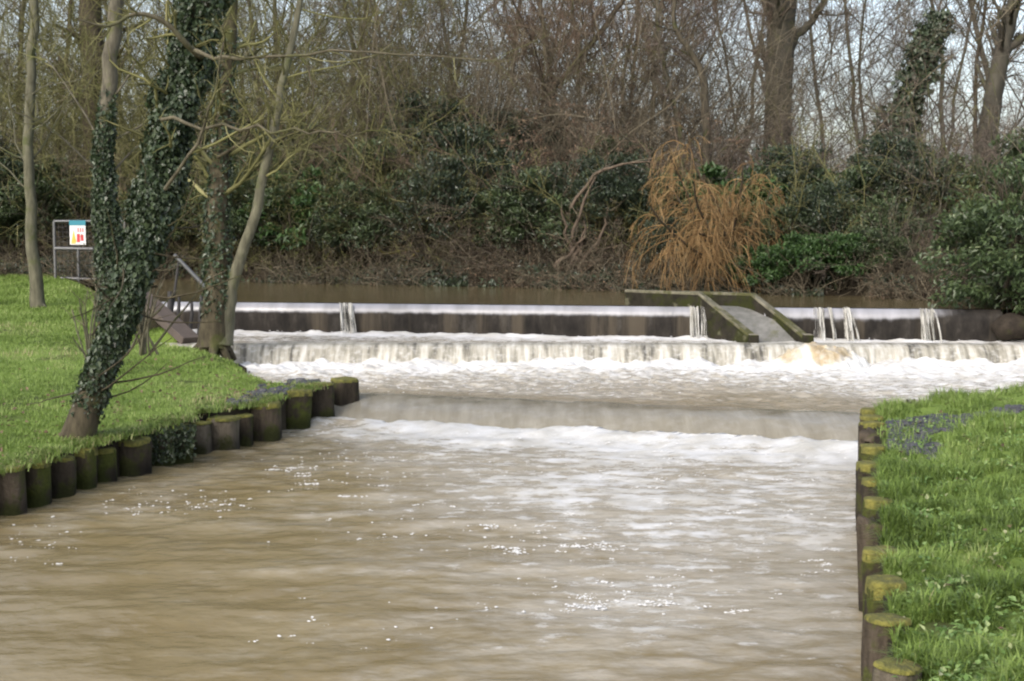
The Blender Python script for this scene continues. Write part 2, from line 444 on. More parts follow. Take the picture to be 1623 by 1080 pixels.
def z_left(x, y):
    s = np.maximum(xl(y) - x, 0)
    z = .30 + .006 * np.clip(y - 9, 0, 4) + .030 * np.clip(y - 13, 0, 5) + .037 * np.clip(y - 18, 0, 40) + .05 * np.minimum(s, 3) * sstep(16, 9, y)
    z = z + .05 * (fbm(x * 1.1, y * 1.1, 4) - .5) + .03 * (fbm(x * 5, y * 5, 2) - .5)
    edge = np.where(y > 13.3, sstep(0, .55, s), 1.0)
    low = np.where(y > 17.0, .55, np.where(y > 15.5, .25, .05))
    return low * (1 - edge) + z * edge

def z_right(x, y):
    s = np.maximum(x - xr(y), 0)
    z = .40 + .085 * np.minimum(s, 4) + .07 * (fbm(x * 1.5 + 40, y * 1.5, 4) - .5) + .10 * (fbm(x * 3.4, y * 3.4 + 9, 3) - .5)
    edge = np.where(y > 11.15, sstep(0, .35, s), 1.0)
    return .1 * (1 - edge) + z * edge

def bank(name, ys, xe, sign, zf, ss, mat, label):
    s = np.concatenate([[-.02], ss])
    Y = np.repeat(ys[:, None], len(s), 1)
    X = xe(ys)[:, None] + sign * np.maximum(s, 0)[None]
    Z = zf(X, Y)
    Z[:, 0] = -.6
    V = np.stack([X, Y, Z], -1).reshape(-1, 3)
    F = grid_faces(*X.shape)
    if sign < 0: F = F[:, ::-1]
    me = mesh_np(name, V, F, mat); me.materials.append(M['earth'])
    me.polygons.foreach_set('material_index', (np.arange(len(F)) % (len(s) - 1) < 2).astype(np.int32))
    o = link(name, me); tag(o, label, None, None, 'structure')
    return o
ss = np.concatenate([np.linspace(0, 1.2, 25), np.linspace(1.25, 6, 60), np.geomspace(6.3, 60, 30)])
bank('left_bank', np.concatenate([np.linspace(1, 8, 30), np.linspace(8.05, 20, 220), np.linspace(20.2, 60, 60)]), xl, -1, z_left, ss, M['turf'], 'grassy left bank sloping down to the stream')
bank('right_bank', np.concatenate([np.linspace(1, 3.5, 10), np.linspace(3.55, 13.5, 220), np.linspace(13.6, 22, 20)]), xr, 1, z_right, ss, M['turf'], 'grassy right bank behind the row of posts')

FB = np.array([(-400, 60), (-30, 34), (-12, 28.2), (-8.5, 26.8), (-5.3, 25.3), (-1.2, 23.4), (1.9, 21.8), (5.0, 19.9), (6.0, 18.6), (6.25, 16.9), (6.9, 16.0), (9, 15.2), (30, 14.0), (400, 12)])
def yf(x): return np.interp(x, FB[:, 0], FB[:, 1])
def z_far(x, s):
    return .70 + .24 * sstep(0, .8, s) + .55 * sstep(1, 16, s) + .18 * (fbm(x * .7, s * .7, 4) - .5) * sstep(0, .6, s)
xs = np.concatenate([np.linspace(-400, -40, 12), np.linspace(-38, -12, 40), np.linspace(-11.8, 14, 200), np.linspace(15, 40, 30), np.linspace(60, 400, 10)])
s = np.concatenate([[-.02], np.linspace(0, 3, 30), np.linspace(3.2, 20, 40), np.geomspace(22, 500, 14)])
X = np.repeat(xs[:, None], len(s), 1); S = np.repeat(np.maximum(s, 0)[None], len(xs), 0)
Z = z_far(X, S); Z[:, 0] = -.4
V = np.stack([X, yf(X) + S, Z], -1).reshape(-1, 3)
o = link('far_bank', mesh_np('far_bank', V, grid_faces(*X.shape)[:, ::-1], M['litter'])); tag(o, 'leaf littered bank rising beyond the pond', kind='structure')

def zg_far(x, y): return float(z_far(np.array(x), np.array(max(y - yf(x), 0))))

# ground behind the photographer and under everything
V = np.array([[-500, -500, -.7], [500, -500, -.7], [500, 600, -.7], [-500, 600, -.7]], float)
o = link('ground', mesh_np('ground', V, np.array([[0, 1, 2, 3]]), M['turf'])); tag(o, 'low ground under the stream and banks', kind='structure')

# ------------------------------------------------------------------ weir lines
def low_y(x): return 13.0 - (x + 1.67) * (1.4 / 4.53)        # foot line of the low weir
MID_Y = 16.45                                                 # foot line of the middle fall
def top_y(x): return 18.62 - (x + 3.8) * .165                 # foot line of the upper weir wall

# --- river below the low weir
u = np.linspace(0, 1, 430); nr = 560
ys = np.geomspace(1.2, 13.3, nr)
xa = xl(ys) - .3; xb = xr(ys) + .3
X = xa[:, None] + (xb - xa)[:, None] * u[None]; Y = np.repeat(ys[:, None], len(u), 1)
dist = low_y(X) - Y                                           # distance downstream of the low weir
# clip the sheet at the fall: rows beyond slide under the sill
Y = np.where(dist < -.06, low_y(X) + .06, Y); dist = low_y(X) - Y
turb = np.exp(-np.maximum(dist, 0) / 1.1)
h = .016 * (fbm(X * .9, Y * 2.4, 2) - .5) * 2 + .010 * (fbm(X * 1.7 + 11, Y * 5.2, 2) - .5) * 2
h += .0085 * (fbm(X * 5.5 + 3, Y * 8.5 + 5, 3) - .5) * 2 * (.45 + .9 * fbm(X * .8 + 40, Y * 1.2, 2)) + (.003 + .006 * sstep(-2.2, .6, X + .12 * (Y - 10)) * sstep(.2, .8, fbm(X * .6 + 3, Y * .9, 2))) * (fbm(X * 4.6 + 31, Y * 7, 3) - .5) * 2
h += .040 * np.exp(-((dist - .02) / .22) ** 2) * (.6 + .8 * fbm(X * 2.5, Y * 2, 3))
h += turb * .05 * (fbm(X * 5 + 7, Y * 5, 4) - .45) * 2
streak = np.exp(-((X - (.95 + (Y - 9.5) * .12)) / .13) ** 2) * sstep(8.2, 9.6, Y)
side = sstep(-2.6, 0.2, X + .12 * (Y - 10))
foam = (-.06 + .72 * fbm(X * 2.6 + 6, Y * 2.6, 3)) * np.exp(-np.maximum(dist, 0) / .8) + .44 * np.exp(-np.maximum(dist, 0) / 4.2) * (.30 + .70 * side) + .19 * side + .12 * sstep(5.6, 3.8, Y) * sstep(-1.6, .3, X) + .10 * np.exp(-((X - (.35 + .10 * (Y - 6) + .25 * np.sin(Y * 1.1))) / .42) ** 2) * sstep(4.5, 7, Y)  # side and near-right terms carry painted sky reflection as well as foam
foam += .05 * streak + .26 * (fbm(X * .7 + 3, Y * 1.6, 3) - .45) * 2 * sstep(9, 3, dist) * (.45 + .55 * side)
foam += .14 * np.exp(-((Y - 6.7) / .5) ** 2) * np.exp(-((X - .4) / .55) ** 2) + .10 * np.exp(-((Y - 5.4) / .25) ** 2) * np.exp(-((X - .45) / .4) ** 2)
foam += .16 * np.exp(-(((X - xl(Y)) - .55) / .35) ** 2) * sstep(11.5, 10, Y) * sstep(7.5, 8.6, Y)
V = np.stack([X, Y, h], -1).reshape(-1, 3)
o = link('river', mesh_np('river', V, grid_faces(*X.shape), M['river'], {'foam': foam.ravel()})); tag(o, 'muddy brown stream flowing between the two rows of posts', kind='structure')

# --- pool between low weir and middle fall
ys = np.linspace(0, 1, 190); xs = np.linspace(-3.3, 9.5, 560)
X = np.repeat(xs[None], len(ys), 0)
ya = np.minimum(low_y(xs), 13.2) + .74; ya = np.maximum(ya, 10.6); yb = np.full_like(xs, MID_Y + .12)
Y = ya[None] + (yb - ya)[None] * ys[:, None]
dw = MID_Y - Y; dl = Y - ya[None]
chop = (.35 + .65 * np.exp(-np.maximum(dw, 0) / 1.0)) * sstep(0, .7, dl)
h = .18 + chop * (.07 * (fbm(X * 3.2, Y * 3.6, 4) - .5) * 2 + .045 * (fbm(X * 9, Y * 10, 3) - .5) * 2) + .05 * np.exp(-np.maximum(dw, 0) / .35)
h = h + .01 * (fbm(X * 2, Y * 4, 2) - .5)
calm = np.exp(-((X - 2.5) / 1.0) ** 2) * np.exp(-((dl - .75) / .7) ** 2)
foam = .72 * np.exp(-np.maximum(dw, 0) / .9) + .36 * sstep(.05, .8, dl) + .18 * sstep(1.5, 4.5, X) * sstep(.6, 1.8, dl) - .35 * calm + .10 * (fbm(X, Y, 3) - .5)
foam += .12 * np.exp(-((X - 1.2) / .8) ** 2) * np.exp(-((dl - .55) / .3) ** 2)
V = np.stack([X, Y, h], -1).reshape(-1, 3)
o = link('pool', mesh_np('pool', V, grid_faces(*X.shape), M['pool'], {'foam': foam.ravel()})); tag(o, 'choppy foaming pool between the two lower falls', kind='structure')

# --- shelf of water between middle fall and upper weir
xs = np.linspace(-4.8, 9.5, 420); ys = np.linspace(0, 1, 60)
X = np.repeat(xs[None], len(ys), 0); ya = np.full_like(xs, MID_Y + .28); yb = np.maximum(top_y(xs) + .1, ya + .2)
Y = ya[None] + (yb - ya)[None] * ys[:, None]; dt = yb[None] - .1 - Y
h = .40 + .03 * (fbm(X * 5, Y * 5, 4) - .5) * 2 * (.3 + np.exp(-np.maximum(dt, 0) / .35)) + .03 * np.exp(-np.maximum(dt, 0) / .25)
foam = .85 * np.exp(-np.maximum(dt, 0) / .38) + .42 + .25 * (fbm(X * .9, Y * 2, 3) - .5)
V = np.stack([X, Y, h], -1).reshape(-1, 3)
o = link('shelf_water', mesh_np('shelf_water', V, grid_faces(*X.shape), M['pool'], {'foam': foam.ravel()})); tag(o, 'shallow foamy water below the upper weir wall', kind='structure')

# --- pond above the upper weir
u = np.linspace(0, 1, 420); y0 = np.concatenate([np.linspace(16.2, 28, 150), np.linspace(28.2, 40, 20)])
xa = np.where(y0 > 18, xl(np.maximum(y0, 18.4)) - .25, -5.6)
X = xa[:, None] + (26 - xa)[:, None] * u[None] ** 1.2; Y = np.maximum(np.repeat(y0[:, None], len(u), 1), top_y(np.clip(X, -8, 7)) + .25)
h = .795 + .006 * (fbm(X * 1.5, Y * 3, 3) - .5)
V = np.stack([X, Y, h], -1).reshape(-1, 3)
keep = grid_faces(*X.shape)
o = link('pond', mesh_np('pond', V, keep, M['pond'], {'foam': np.full(X.size, .02)})); tag(o, 'still brown pond held back by the upper weir', kind='structure')

# ------------------------------------------------------------------ weirs
def profile_sheet(xs, yline, prof, jitter):
    """prof: list of (dy, z); swept along xs, dy measured upstream(+) from the foot line"""
    prof = np.array(prof); K = len(prof)
    X = np.repeat(xs[:, None], K, 1); Y = yline(xs)[:, None] + prof[None, :, 0]; Z = np.repeat(prof[None, :, 1], len(xs), 0)
    w = np.linspace(0, 1, K)[None] ** 1.2
    Y = Y - jitter[:, None] * w
    return X, Y, Z

# low weir: smooth glassy beige fall over a sill
root = empty('low_weir', (0.6, 12.3, 0)); tag(root, 'low drowned sill with a smooth beige sheet of water between the posts', 'weir')
xs = np.linspace(-2.2, 3.05, 420)
t = np.linspace(0, 1, 12)
prof = [(.8 - .82 * k, .19 - .21 * k ** 2.5) for k in np.linspace(0, 1, 24)]
X, Y, Z = profile_sheet(xs, low_y, prof, .03 * (fbm(xs * 1.2, xs * 0 + 2, 3) - .5))
Z = Z + .022 * (fbm(X * 1.3, Y * 2, 3) - .5) + .016 * (fbm(X * 3.5, Y * 5, 3) - .5); Y = Y + .05 * (fbm(X * 2.1 + 8, Z * 3, 3) - .5)
ob = link('water_sheet', mesh_np('water_sheet', np.stack([X, Y, Z], -1).reshape(-1, 3) - np.array([.6, 12.3, 0]), grid_faces(*X.shape), M['sheet_low']), root)
xs2 = np.linspace(-2.2, 3.0, 40); prof = [(.62, -.4), (.62, .06), (.36, .06), (.24, .0), (.2, -.4)]
X, Y, Z = profile_sheet(xs2, low_y, prof, xs2 * 0)
link('sill', mesh_np('sill', np.stack([X, Y + .1, Z - .03], -1).reshape(-1, 3) - np.array([.6, 12.3, 0]), grid_faces(*X.shape), M['post_dark']), root)

# middle fall: streaky curtain
root = empty('middle_weir', (1, MID_Y, 0)); tag(root, 'middle step with a streaky cream curtain of falling water across the stream', 'weir')
xs = np.linspace(-4.6, 9.4, 1500)
t = np.linspace(0, 1, 11)
prof = [(.42, .415), (.32, .415)] + [(.26 - .24 * k ** .75, .41 - .25 * k ** 1.7) for k in t]
jit = .07 * (fbm(xs * 7, xs * 0 + 5, 4, .65) - .5) + .05 * (fbm(xs * 1.1, xs * 0 + 1, 2) - .5)
X, Y, Z = profile_sheet(xs, lambda x: x * 0 + MID_Y, prof, jit)
link('water_sheet', mesh_np('water_sheet', np.stack([X, Y, Z], -1).reshape(-1, 3) - np.array([1, MID_Y, 0]), grid_faces(*X.shape), M['sheet_mid']), root)
prof = [(.6, -.3), (.6, .34), (.34, .34), (.24, .3), (.2, -.3)]
xs2 = np.linspace(-4.6, 9.4, 40); X, Y, Z = profile_sheet(xs2, lambda x: x * 0 + MID_Y, prof, xs2 * 0)
link('sill', mesh_np('sill', np.stack([X, Y, Z], -1).reshape(-1, 3) - np.array([1, MID_Y, 0]), grid_faces(*X.shape), M['post_dark']), root)

# upper weir: rounded crest, pale water film on a dark wall
root = empty('upper_weir', (1, 18, 0)); tag(root, 'long dark weir wall with a pale rounded lip holding back the pond', 'weir')
WXL, WXR = -5.2, 5.95
xs = np.linspace(WXL, WXR, 700)
arc = [(.10 + .13 * math.sin(a) * 1.0 - 0.0, .66 + .135 * math.cos(a)) for a in np.linspace(math.pi * .5, -math.pi * .5, 15)]
arc = [(.10 - .13 * math.sin(a), .662 + .135 * math.cos(a)) for a in np.linspace(-.9, math.pi / 2, 16)]
prof = [(.55, .70)] + [(max(d, -.03) + .0, z) for d, z in arc] + [(-.035, .58), (-.03, .5), (-.02, .4), (-.02, .2)]
X, Y, Z = profile_sheet(xs, top_y, prof, .012 * (fbm(xs * 2, xs * 0 + 3, 3) - .5))
film = sstep(.60, .76, Z) * 1.0
brk = sstep(.52, .72, fbm(xs * .55 + 4, xs * 0 + 8, 3))            # long dry stretches, wetter stretches
film = np.clip(film + .12 * (brk[:, None] - .4), 0, 1.2)
film = film * (1 - .75 * sstep(4.7, 5.7, xs))[:, None]
wf = grid_faces(*X.shape); fc = xs[np.minimum(np.arange(len(wf)) // (X.shape[1] - 1), len(xs) - 1)]; wf = wf[(fc < 2.34) | (fc > 3.14)]
link('wall', mesh_np('wall', np.stack([X, Y, Z], -1).reshape(-1, 3) - np.array([1, 18, 0]), wf, M['crest'], {'film': film.ravel()}), root)
def jet(px, w, lean, n=26, dens=1.0):
    """a tongue of water that spurts over the crest"""
    x0 = P(px, 500, 18)[0]
    yy = top_y(x0)
    S = []
    for k in range(n):
        xx = x0 + (R.random() - .5) * w * 1.3; th = .04 + .17 * R.random()
        q = np.linspace(0, 1, 7)
        pt = np.stack([xx + lean * q * (.2 + 1.3 * R.random()) + .02 * R.normal() * q, yy + .02 - th * q ** .7, .80 + .015 * R.random() - .40 * q ** 1.8], -1)
        S.append(pt)
    S = np.array(S); S[:, :, 1] = np.minimum(S[:, :, 1], top_y(S[:, :, 0]) - .02)
    r = np.repeat(np.linspace(.010, .012, 7)[None], n, 0) * (.3 + .9 * R.random((n, 1)))
    V, F, T = tubes(S, r, 5)
    V[:, 0] += .012 * (fbm(V[:, 2] * 14, V[:, 0] * 9, 2) - .5)
    return link('water_jet', mesh_np('water_jet', V - np.array([1, 18, 0]), F, M['jet']), root)
jet(541, .10, .07, 16); jet(553, .03, .05, 7); jet(1098, .15, .02, 20); jet(1279, .09, .04, 12); jet(1295, .05, .05, 8); jet(1318, .09, .08, 14); jet(1429, .04, .05, 8); jet(1440, .06, .08, 10); jet(1592, .14, .08, 14)

# ------------------------------------------------------------------ fish pass (two sloping concrete walls with a chute between)
root = empty('fish_pass', (2.6, 17.2, .4)); tag(root, 'mossy concrete fish pass of two sloping walls built through the upper weir', 'fish pass')
O = np.array([2.6, 17.2, .4])
def slab_path(name, pts, ztops, zb, th, mat, bev=.012, side=0.0):
    """wall standing on a polyline of plan points (x,y), top heights per point, thickness th"""
    pts = np.array(pts, float); n = len(pts)
    d = nrm(np.gradient(pts, axis=0)); q = np.stack([-d[:, 1], d[:, 0]], -1)
    V = []
    for k in range(n):
        zk = zb[k] if np.ndim(zb) else zb
        for sgn, z in ((0, zk), (0, ztops[k]), (1, ztops[k]), (1, zk)):
            V.append([*(pts[k] + q[k] * (th * sgn + side * (2 * sgn - 1))), z])
    V = np.array(V) - O; F = []
    for k in range(n - 1):
        a = 4 * k; b = a + 4
        F += [[a, b, b + 1, a + 1], [a + 1, b + 1, b + 2, a + 2], [a + 2, b + 2, b + 3, a + 3], [a + 3, b + 3, b, a]]
    F += [[0, 1, 2, 3], [4 * n - 1, 4 * n - 2, 4 * n - 3, 4 * n - 4]]
    o = link(name, mesh_np(name, V, np.array(F), mat, smooth=False), root)
    return bevel(o, bev)
A = (1.46, 18.2); B = (2.34, 17.66); Bm = (2.64, 17.25); C = (2.86, 16.93)
nw = [A, B, Bm, C]; nz = [.985, .975, .70, .505]
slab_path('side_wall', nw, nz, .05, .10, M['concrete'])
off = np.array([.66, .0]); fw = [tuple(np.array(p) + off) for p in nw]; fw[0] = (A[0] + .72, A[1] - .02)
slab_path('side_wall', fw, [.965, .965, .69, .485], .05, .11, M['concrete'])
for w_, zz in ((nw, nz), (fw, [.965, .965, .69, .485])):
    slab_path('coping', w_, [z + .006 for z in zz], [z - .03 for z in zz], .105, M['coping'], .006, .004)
# end blocks where the slopes meet the water
for c in (C, fw[-1]):
    V, F, _ = box_v(c[0] - .01, c[0] + .11, c[1] - .1, c[1] + .07, .1, .515)
    bevel(link('end_block', mesh_np('end_block', V - O, F, M['concrete'], smooth=False), root), .015)
# chute floor with its skin of water
fl = [(1.5, 18.25, .80), (2.42, 17.68, .80), (2.70, 17.27, .66), (2.92, 16.98, .43), (3.05, 16.85, .36)]
V = []
for x, y, z in fl: V += [[x, y + .07, z], [x + .64, y + .07, z]]
F = [[2 * k, 2 * k + 1, 2 * k + 3, 2 * k + 2] for k in range(len(fl) - 1)]
link('chute_floor', mesh_np('chute_floor', np.array(V) - O, np.array(F)[:, ::-1], M['chute']), root)

# brown surge where the chute discharges over the middle fall
nx, ny = 90, 70
uu, vv = np.meshgrid(np.linspace(-1, 1, nx), np.linspace(-1, 1, ny), indexing='ij')
sx, sy = 3.54, 16.42
X = sx + uu * .62; Y = sy + vv * .55
hump = np.clip(1 - (uu * .95 - .05 + .1 * np.sin(vv * 3)) ** 2 - (vv * .95) ** 2, 0, 1) ** 1.3
hump = hump * (.75 + .45 * fbm(X * 3 + 3, Y * 3, 3)) * (1 + .35 * np.exp(-((uu - .15) / .35) ** 2))
Z = .09 + .30 * hump ** .75 + .07 * (fbm(X * 3.5 + 9, Y * 3.5, 3) - .5) * sstep(0, .3, hump) * 2 + .06 * (fbm(X * 9, Y * 9, 5, .7) - .42) * sstep(.0, .2, hump) * 2
V = np.stack([X, Y, Z], -1).reshape(-1, 3)
o = link('surge', mesh_np('surge', V, grid_faces(nx, ny), M['surge'], {'edge': (1 - np.clip(hump * 1.25, 0, 1) + .35 * sstep(0, .8, uu) + .35 * (fbm(X * 9, Y * 9 + 4, 3) - .5)).ravel()})); tag(o, 'boiling yellow brown hump of water below the fish pass', 'water surge', kind='stuff')

# foam flecks thrown up along the feet of the falls and on the stream
def foam_blobs(c, r):
    n = len(c); ang = np.arange(6) * math.pi / 3
    ring = np.stack([np.cos(ang), np.sin(ang)], -1)
    jit = .7 + .6 * R.random((n, 6))
    V0 = np.concatenate([c[:, None, :2] + ring[None] * (r[:, None] * jit)[..., None], np.repeat(c[:, None, 2:], 6, 1)], -1)
    V1 = np.concatenate([c[:, None, :2] + ring[None] * (r[:, None] * jit * .6)[..., None], np.repeat(c[:, None, 2:], 6, 1) + (r * .28)[:, None, None]], -1)
    V2 = c[:, None, :] + np.array([0, 0, .34]) * r[:, None, None]
    V = np.concatenate([V0, V1, V2], 1).reshape(-1, 3)
    f4 = np.array([[k, (k + 1) % 6, 6 + (k + 1) % 6, 6 + k] for k in range(6)]); f3 = np.array([[6 + k, 6 + (k + 1) % 6, 12] for k in range(6)])
    base = (np.arange(n) * 13)[:, None, None]
    return V, [(f4[None] + base).reshape(-1, 4), (f3[None] + base).reshape(-1, 3)]
fm, N_, L_, b_ = newmat('foam fleck'); b_.inputs['Base Color'].default_value = (.64, .64, .63, 1); b_.inputs['Roughness'].default_value = .6
nn = noise(N_, L_, 30, 3); L_.new(mixrgb(N_, L_, nn.outputs[0], (.50, .49, .47), (.68, .68, .67)), b_.inputs['Base Color'])
M['foam'] = fm
cs, rs = [], []
def fleck(n, fx, fy, fz, r0, r1):
    x = fx(n); y = fy(x, n); z = fz(x, y)
    cs.append(np.stack([x, y, np.broadcast_to(z, x.shape)], -1)); rs.append(r0 + (r1 - r0) * R.random(n) ** 3)
fleck(420, lambda n: R.uniform(-3.2, 8, n), lambda x, n: MID_Y - .02 - R.exponential(.22, n), lambda x, y: .20 + .05 * R.random(len(x)), .005, .018)
fleck(700, lambda n: R.uniform(-2, 7, n), lambda x, n: np.maximum(MID_Y - R.random(n) * 3.0, low_y(x) + .6), lambda x, y: .19 + .05 * R.random(len(x)), .004, .014)
fleck(350, lambda n: R.uniform(-1.9, 2.85, n), lambda x, n: low_y(x) - .02 - R.exponential(.22, n), lambda x, y: .0 + .03 * R.random(len(x)), .004, .016)
fleck(250, lambda n: R.uniform(-4.5, 6, n), lambda x, n: top_y(x) - .04 - R.exponential(.12, n), lambda x, y: .41 + .03 * R.random(len(x)), .005, .016)
# foam gathered in flat clumps that drift down stream
rx, ry = [], []
spots = [(455, 745, 3), (482, 755, 3), (500, 768, 2), (590, 743, 2), (560, 790, 2), (655, 800, 1), (775, 838, 3), (730, 830, 1), (800, 872, 4), (825, 876, 3), (860, 835, 2), (905, 868, 4), (945, 862, 4), (985, 872, 3), (920, 815, 5), (955, 800, 4), (1000, 798, 4), (1060, 795, 4),
         (1042, 700, 6), (1046, 715, 6), (1048, 730, 6), (1040, 745, 6), (1034, 760, 6), (1022, 772, 5), (1000, 780, 4), (975, 778, 3), (860, 942, 4), (880, 962, 2), (912, 945, 5), (952, 955, 4), (1015, 957, 4), (1045, 952, 3), (1075, 957, 4), (965, 930, 2), (940, 962, 3), (1160, 972, 2), (1180, 815, 2), (1240, 810, 1), (1310, 890, 2), (1330, 870, 2), (1300, 905, 1), (1060, 925, 1), (990, 935, 2),
         (600, 770, 2), (690, 745, 2), (720, 735, 3), (640, 730, 2), (1180, 745, 3), (1250, 760, 2), (1120, 790, 2)]
for px, py, n in spots:
    g = G(px, py, 0)
    for _ in range(n):
        cx = g[0] + R.normal() * .045; cy = g[1] + R.normal() * .05; q = R.integers(8, 30)
        rx.append(cx + R.normal(0, .024, q)); ry.append(cy + R.normal(0, .016, q))
for px, py, sx_, sy_, n in [(205, 790, 60, 16, 34), (290, 800, 60, 10, 30), (60, 870, 40, 22, 50), (350, 800, 30, 8, 30), (700, 830, 130, 40, 90), (950, 880, 110, 40, 110), (1200, 850, 90, 50, 60), (520, 740, 70, 25, 90), (800, 740, 150, 20, 110), (1150, 740, 120, 18, 110), (650, 980, 120, 30, 40)]:
    for _ in range(n):
        g = G(px + R.normal() * sx_, py + R.normal() * sy_, 0); q = R.integers(1, 5)
        rx.append(g[0] + R.normal(0, .012, q)); ry.append(g[1] + R.normal(0, .012, q))
rx = np.concatenate(rx); ry = np.concatenate(ry); ok = (rx > xl(ry) + .1) & (rx < xr(ry) - .1) & (ry < low_y(rx) - .1); rx = rx[ok]; ry = ry[ok]
cs.append(np.stack([rx, ry, np.full(len(rx), .002)], -1)); rs.append(.002 + .0085 * R.random(len(rx)) ** 2.2)
V, F = foam_blobs(np.concatenate(cs), np.concatenate(rs))
o = link('foam', mesh_np('foam', V, F, M['foam'])); tag(o, 'white foam flecks drifting on the water below the falls', kind='stuff')

# ------------------------------------------------------------------ timber posts
def make_post(x, y, ztop, r, matkey, mosscap, lean, label, group, zbot=-.35):
    root = empty('timber_post', (x, y, 0), R.random() * 6.28)
    root.rotation_euler = (lean[0], lean[1], R.normal() * .5)
    tag(root, label, 'post', group)
    n = 20; zs = np.concatenate([np.linspace(zbot, ztop - .05, 9), [ztop - .025, ztop - .008, ztop]])
    an = np.arange(n) * 2 * math.pi / n
    sd = R.random() * 50
    rr = r * (1 + .16 * (fbm(np.cos(an) * 1.5 + sd, np.sin(an) * 1.5 + sd, 3) - .5) * 2) * (np.abs(np.cos(an)) ** 3.2 + np.abs(np.sin(an)) ** 3.2) ** (-1 / 3.2) * .94
    sc = np.ones(len(zs)); sc[-2] = .97; sc[-1] = .90
    X = np.cos(an)[None] * rr[None] * sc[:, None]; Y = np.sin(an)[None] * rr[None] * sc[:, None]
    wob = 1 + .09 * (fbm(an[None] * 2 + sd, zs[:, None] * 6 + sd, 3) - .5) * 2
    tilt = (.02 if mosscap else .10) * r * np.cos(an + sd) + (.0 if mosscap else .03) * (fbm(np.cos(an) * 2.5 + sd, np.sin(an) * 2.5, 3) - .5)
    Z = np.repeat(zs[:, None], n, 1); Z[-3:] += tilt[None] * 3
    V = np.stack([X * wob, Y * wob, Z], -1).reshape(-1, 3)
    V = np.concatenate([V, [[0, 0, ztop + .004]]])
    last = (len(zs) - 1) * n
    cap = np.array([[last + k, last + (k + 1) % n, len(V) - 1] for k in range(n)])
    link('shaft', mesh_np('shaft', V, [grid_faces(len(zs), n, True), cap], M[matkey]), root)
    if mosscap:
        # lumpy moss cushion that hangs over the rim
        nr = 9; q = np.linspace(0, 1, nr)
        sq = (np.abs(np.cos(np.arange(28) * math.pi / 14)) ** 3.2 + np.abs(np.sin(np.arange(28) * math.pi / 14)) ** 3.2) ** (-1 / 3.2) * .95; rad = r * np.interp(q, [0, .5, .8, 1], [.02, .72, .98, 1.015]); hh = np.interp(q, [0, .5, .8, 1], [.012, .011, .006, -.022 * mosscap])
        m = 28; a2 = np.arange(m) * 2 * math.pi / m
        lump = fbm(np.cos(a2)[None] * rad[:, None] * 22 + sd, np.sin(a2)[None] * rad[:, None] * 22 + sd, 3)
        X = np.cos(a2)[None] * sq[None] * rad[:, None] * (1 + .07 * (lump - .5)); Y = np.sin(a2)[None] * sq[None] * rad[:, None] * (1 + .10 * (lump - .5))
        Z = ztop + hh[:, None] + .012 * (lump - .4) - (q[:, None] > .9) * lump * .035 * mosscap
        link('moss_cap', mesh_np('moss_cap', np.stack([X, Y, Z], -1).reshape(-1, 3), grid_faces(nr, m, True), M['moss']), root)
    return root

# left row: (px, py of water foot, py of top, width px, material, moss, label)
LP = [
 (14, 818, 742, 40, 'post_brown', .5, 'stubby brown post with mossy top at the left edge of the picture'),
 (52, 804, 734, 44, 'post_moss', .8, 'green stained post beside the stubby one, left of the root tangle'),
 (92, 790, 728, 44, 'post_dark', .4, 'dark post wrapped in pale roots left of the leaning ivy tree foot'),
 (128, 778, 713, 40, 'post_moss', 1.2, 'post with bright yellow green moss right below the leaning ivy tree'),
 (160, 766, 714, 38, 'post_moss', .6, 'low mossy post between the bright moss and the broad dark post'),
 (204, 756, 698, 54, 'post_dark', .8, 'broad dark round post standing proud in the left row'),
 (250, 741, 684, 40, 'post_moss', 0, 'post hung with small ivy leaves, nearer the broad dark post'),
 (284, 735, 678, 40, 'post_moss', .3, 'ivy covered post with square shoulder in the middle of the left row'),
 (316, 720, 672, 32, 'post_pale', .2, 'short pale brown post set back beside the ivy covered ones'),
 (353, 716, 664, 46, 'post_pale', .4, 'weathered grey brown post with a rounded mossy top'),
 (386, 706, 660, 26, 'post_dark', .2, 'narrow dark post recessed behind a reddish mossy one'),
 (419, 700, 640, 46, 'post_brown', 1.0, 'reddish brown post with thick moss cap, third from the low fall'),
 (465, 682, 620, 47, 'post_moss', 1.2, 'tall post all covered in dark green moss, second from the low fall'),
 (506, 672, 610, 40, 'post_dark', .3, 'tall grey dark post standing at the end of the low fall'),
 (545, 634, 602, 38, 'post_dark', .5, 'squat dark post standing out in the pool above the low fall'),
]
for k, (px, pf, pt, w, mk, mc, lab) in enumerate(LP):
    g = G(px, pf, 0 if k < 14 else .18); r = w / FPX * g[1] * .56
    y = g[1] + r; x = (px - PW / 2) / FPX * (y / math.cos(PITCH)) * 1.0
    v = P(px, pt, y - r * .3)
    x = v[0]
    make_post(x, y, v[2], r, mk, mc, (R.normal() * .02, R.normal() * .02), lab, 'timber posts along the left bank')

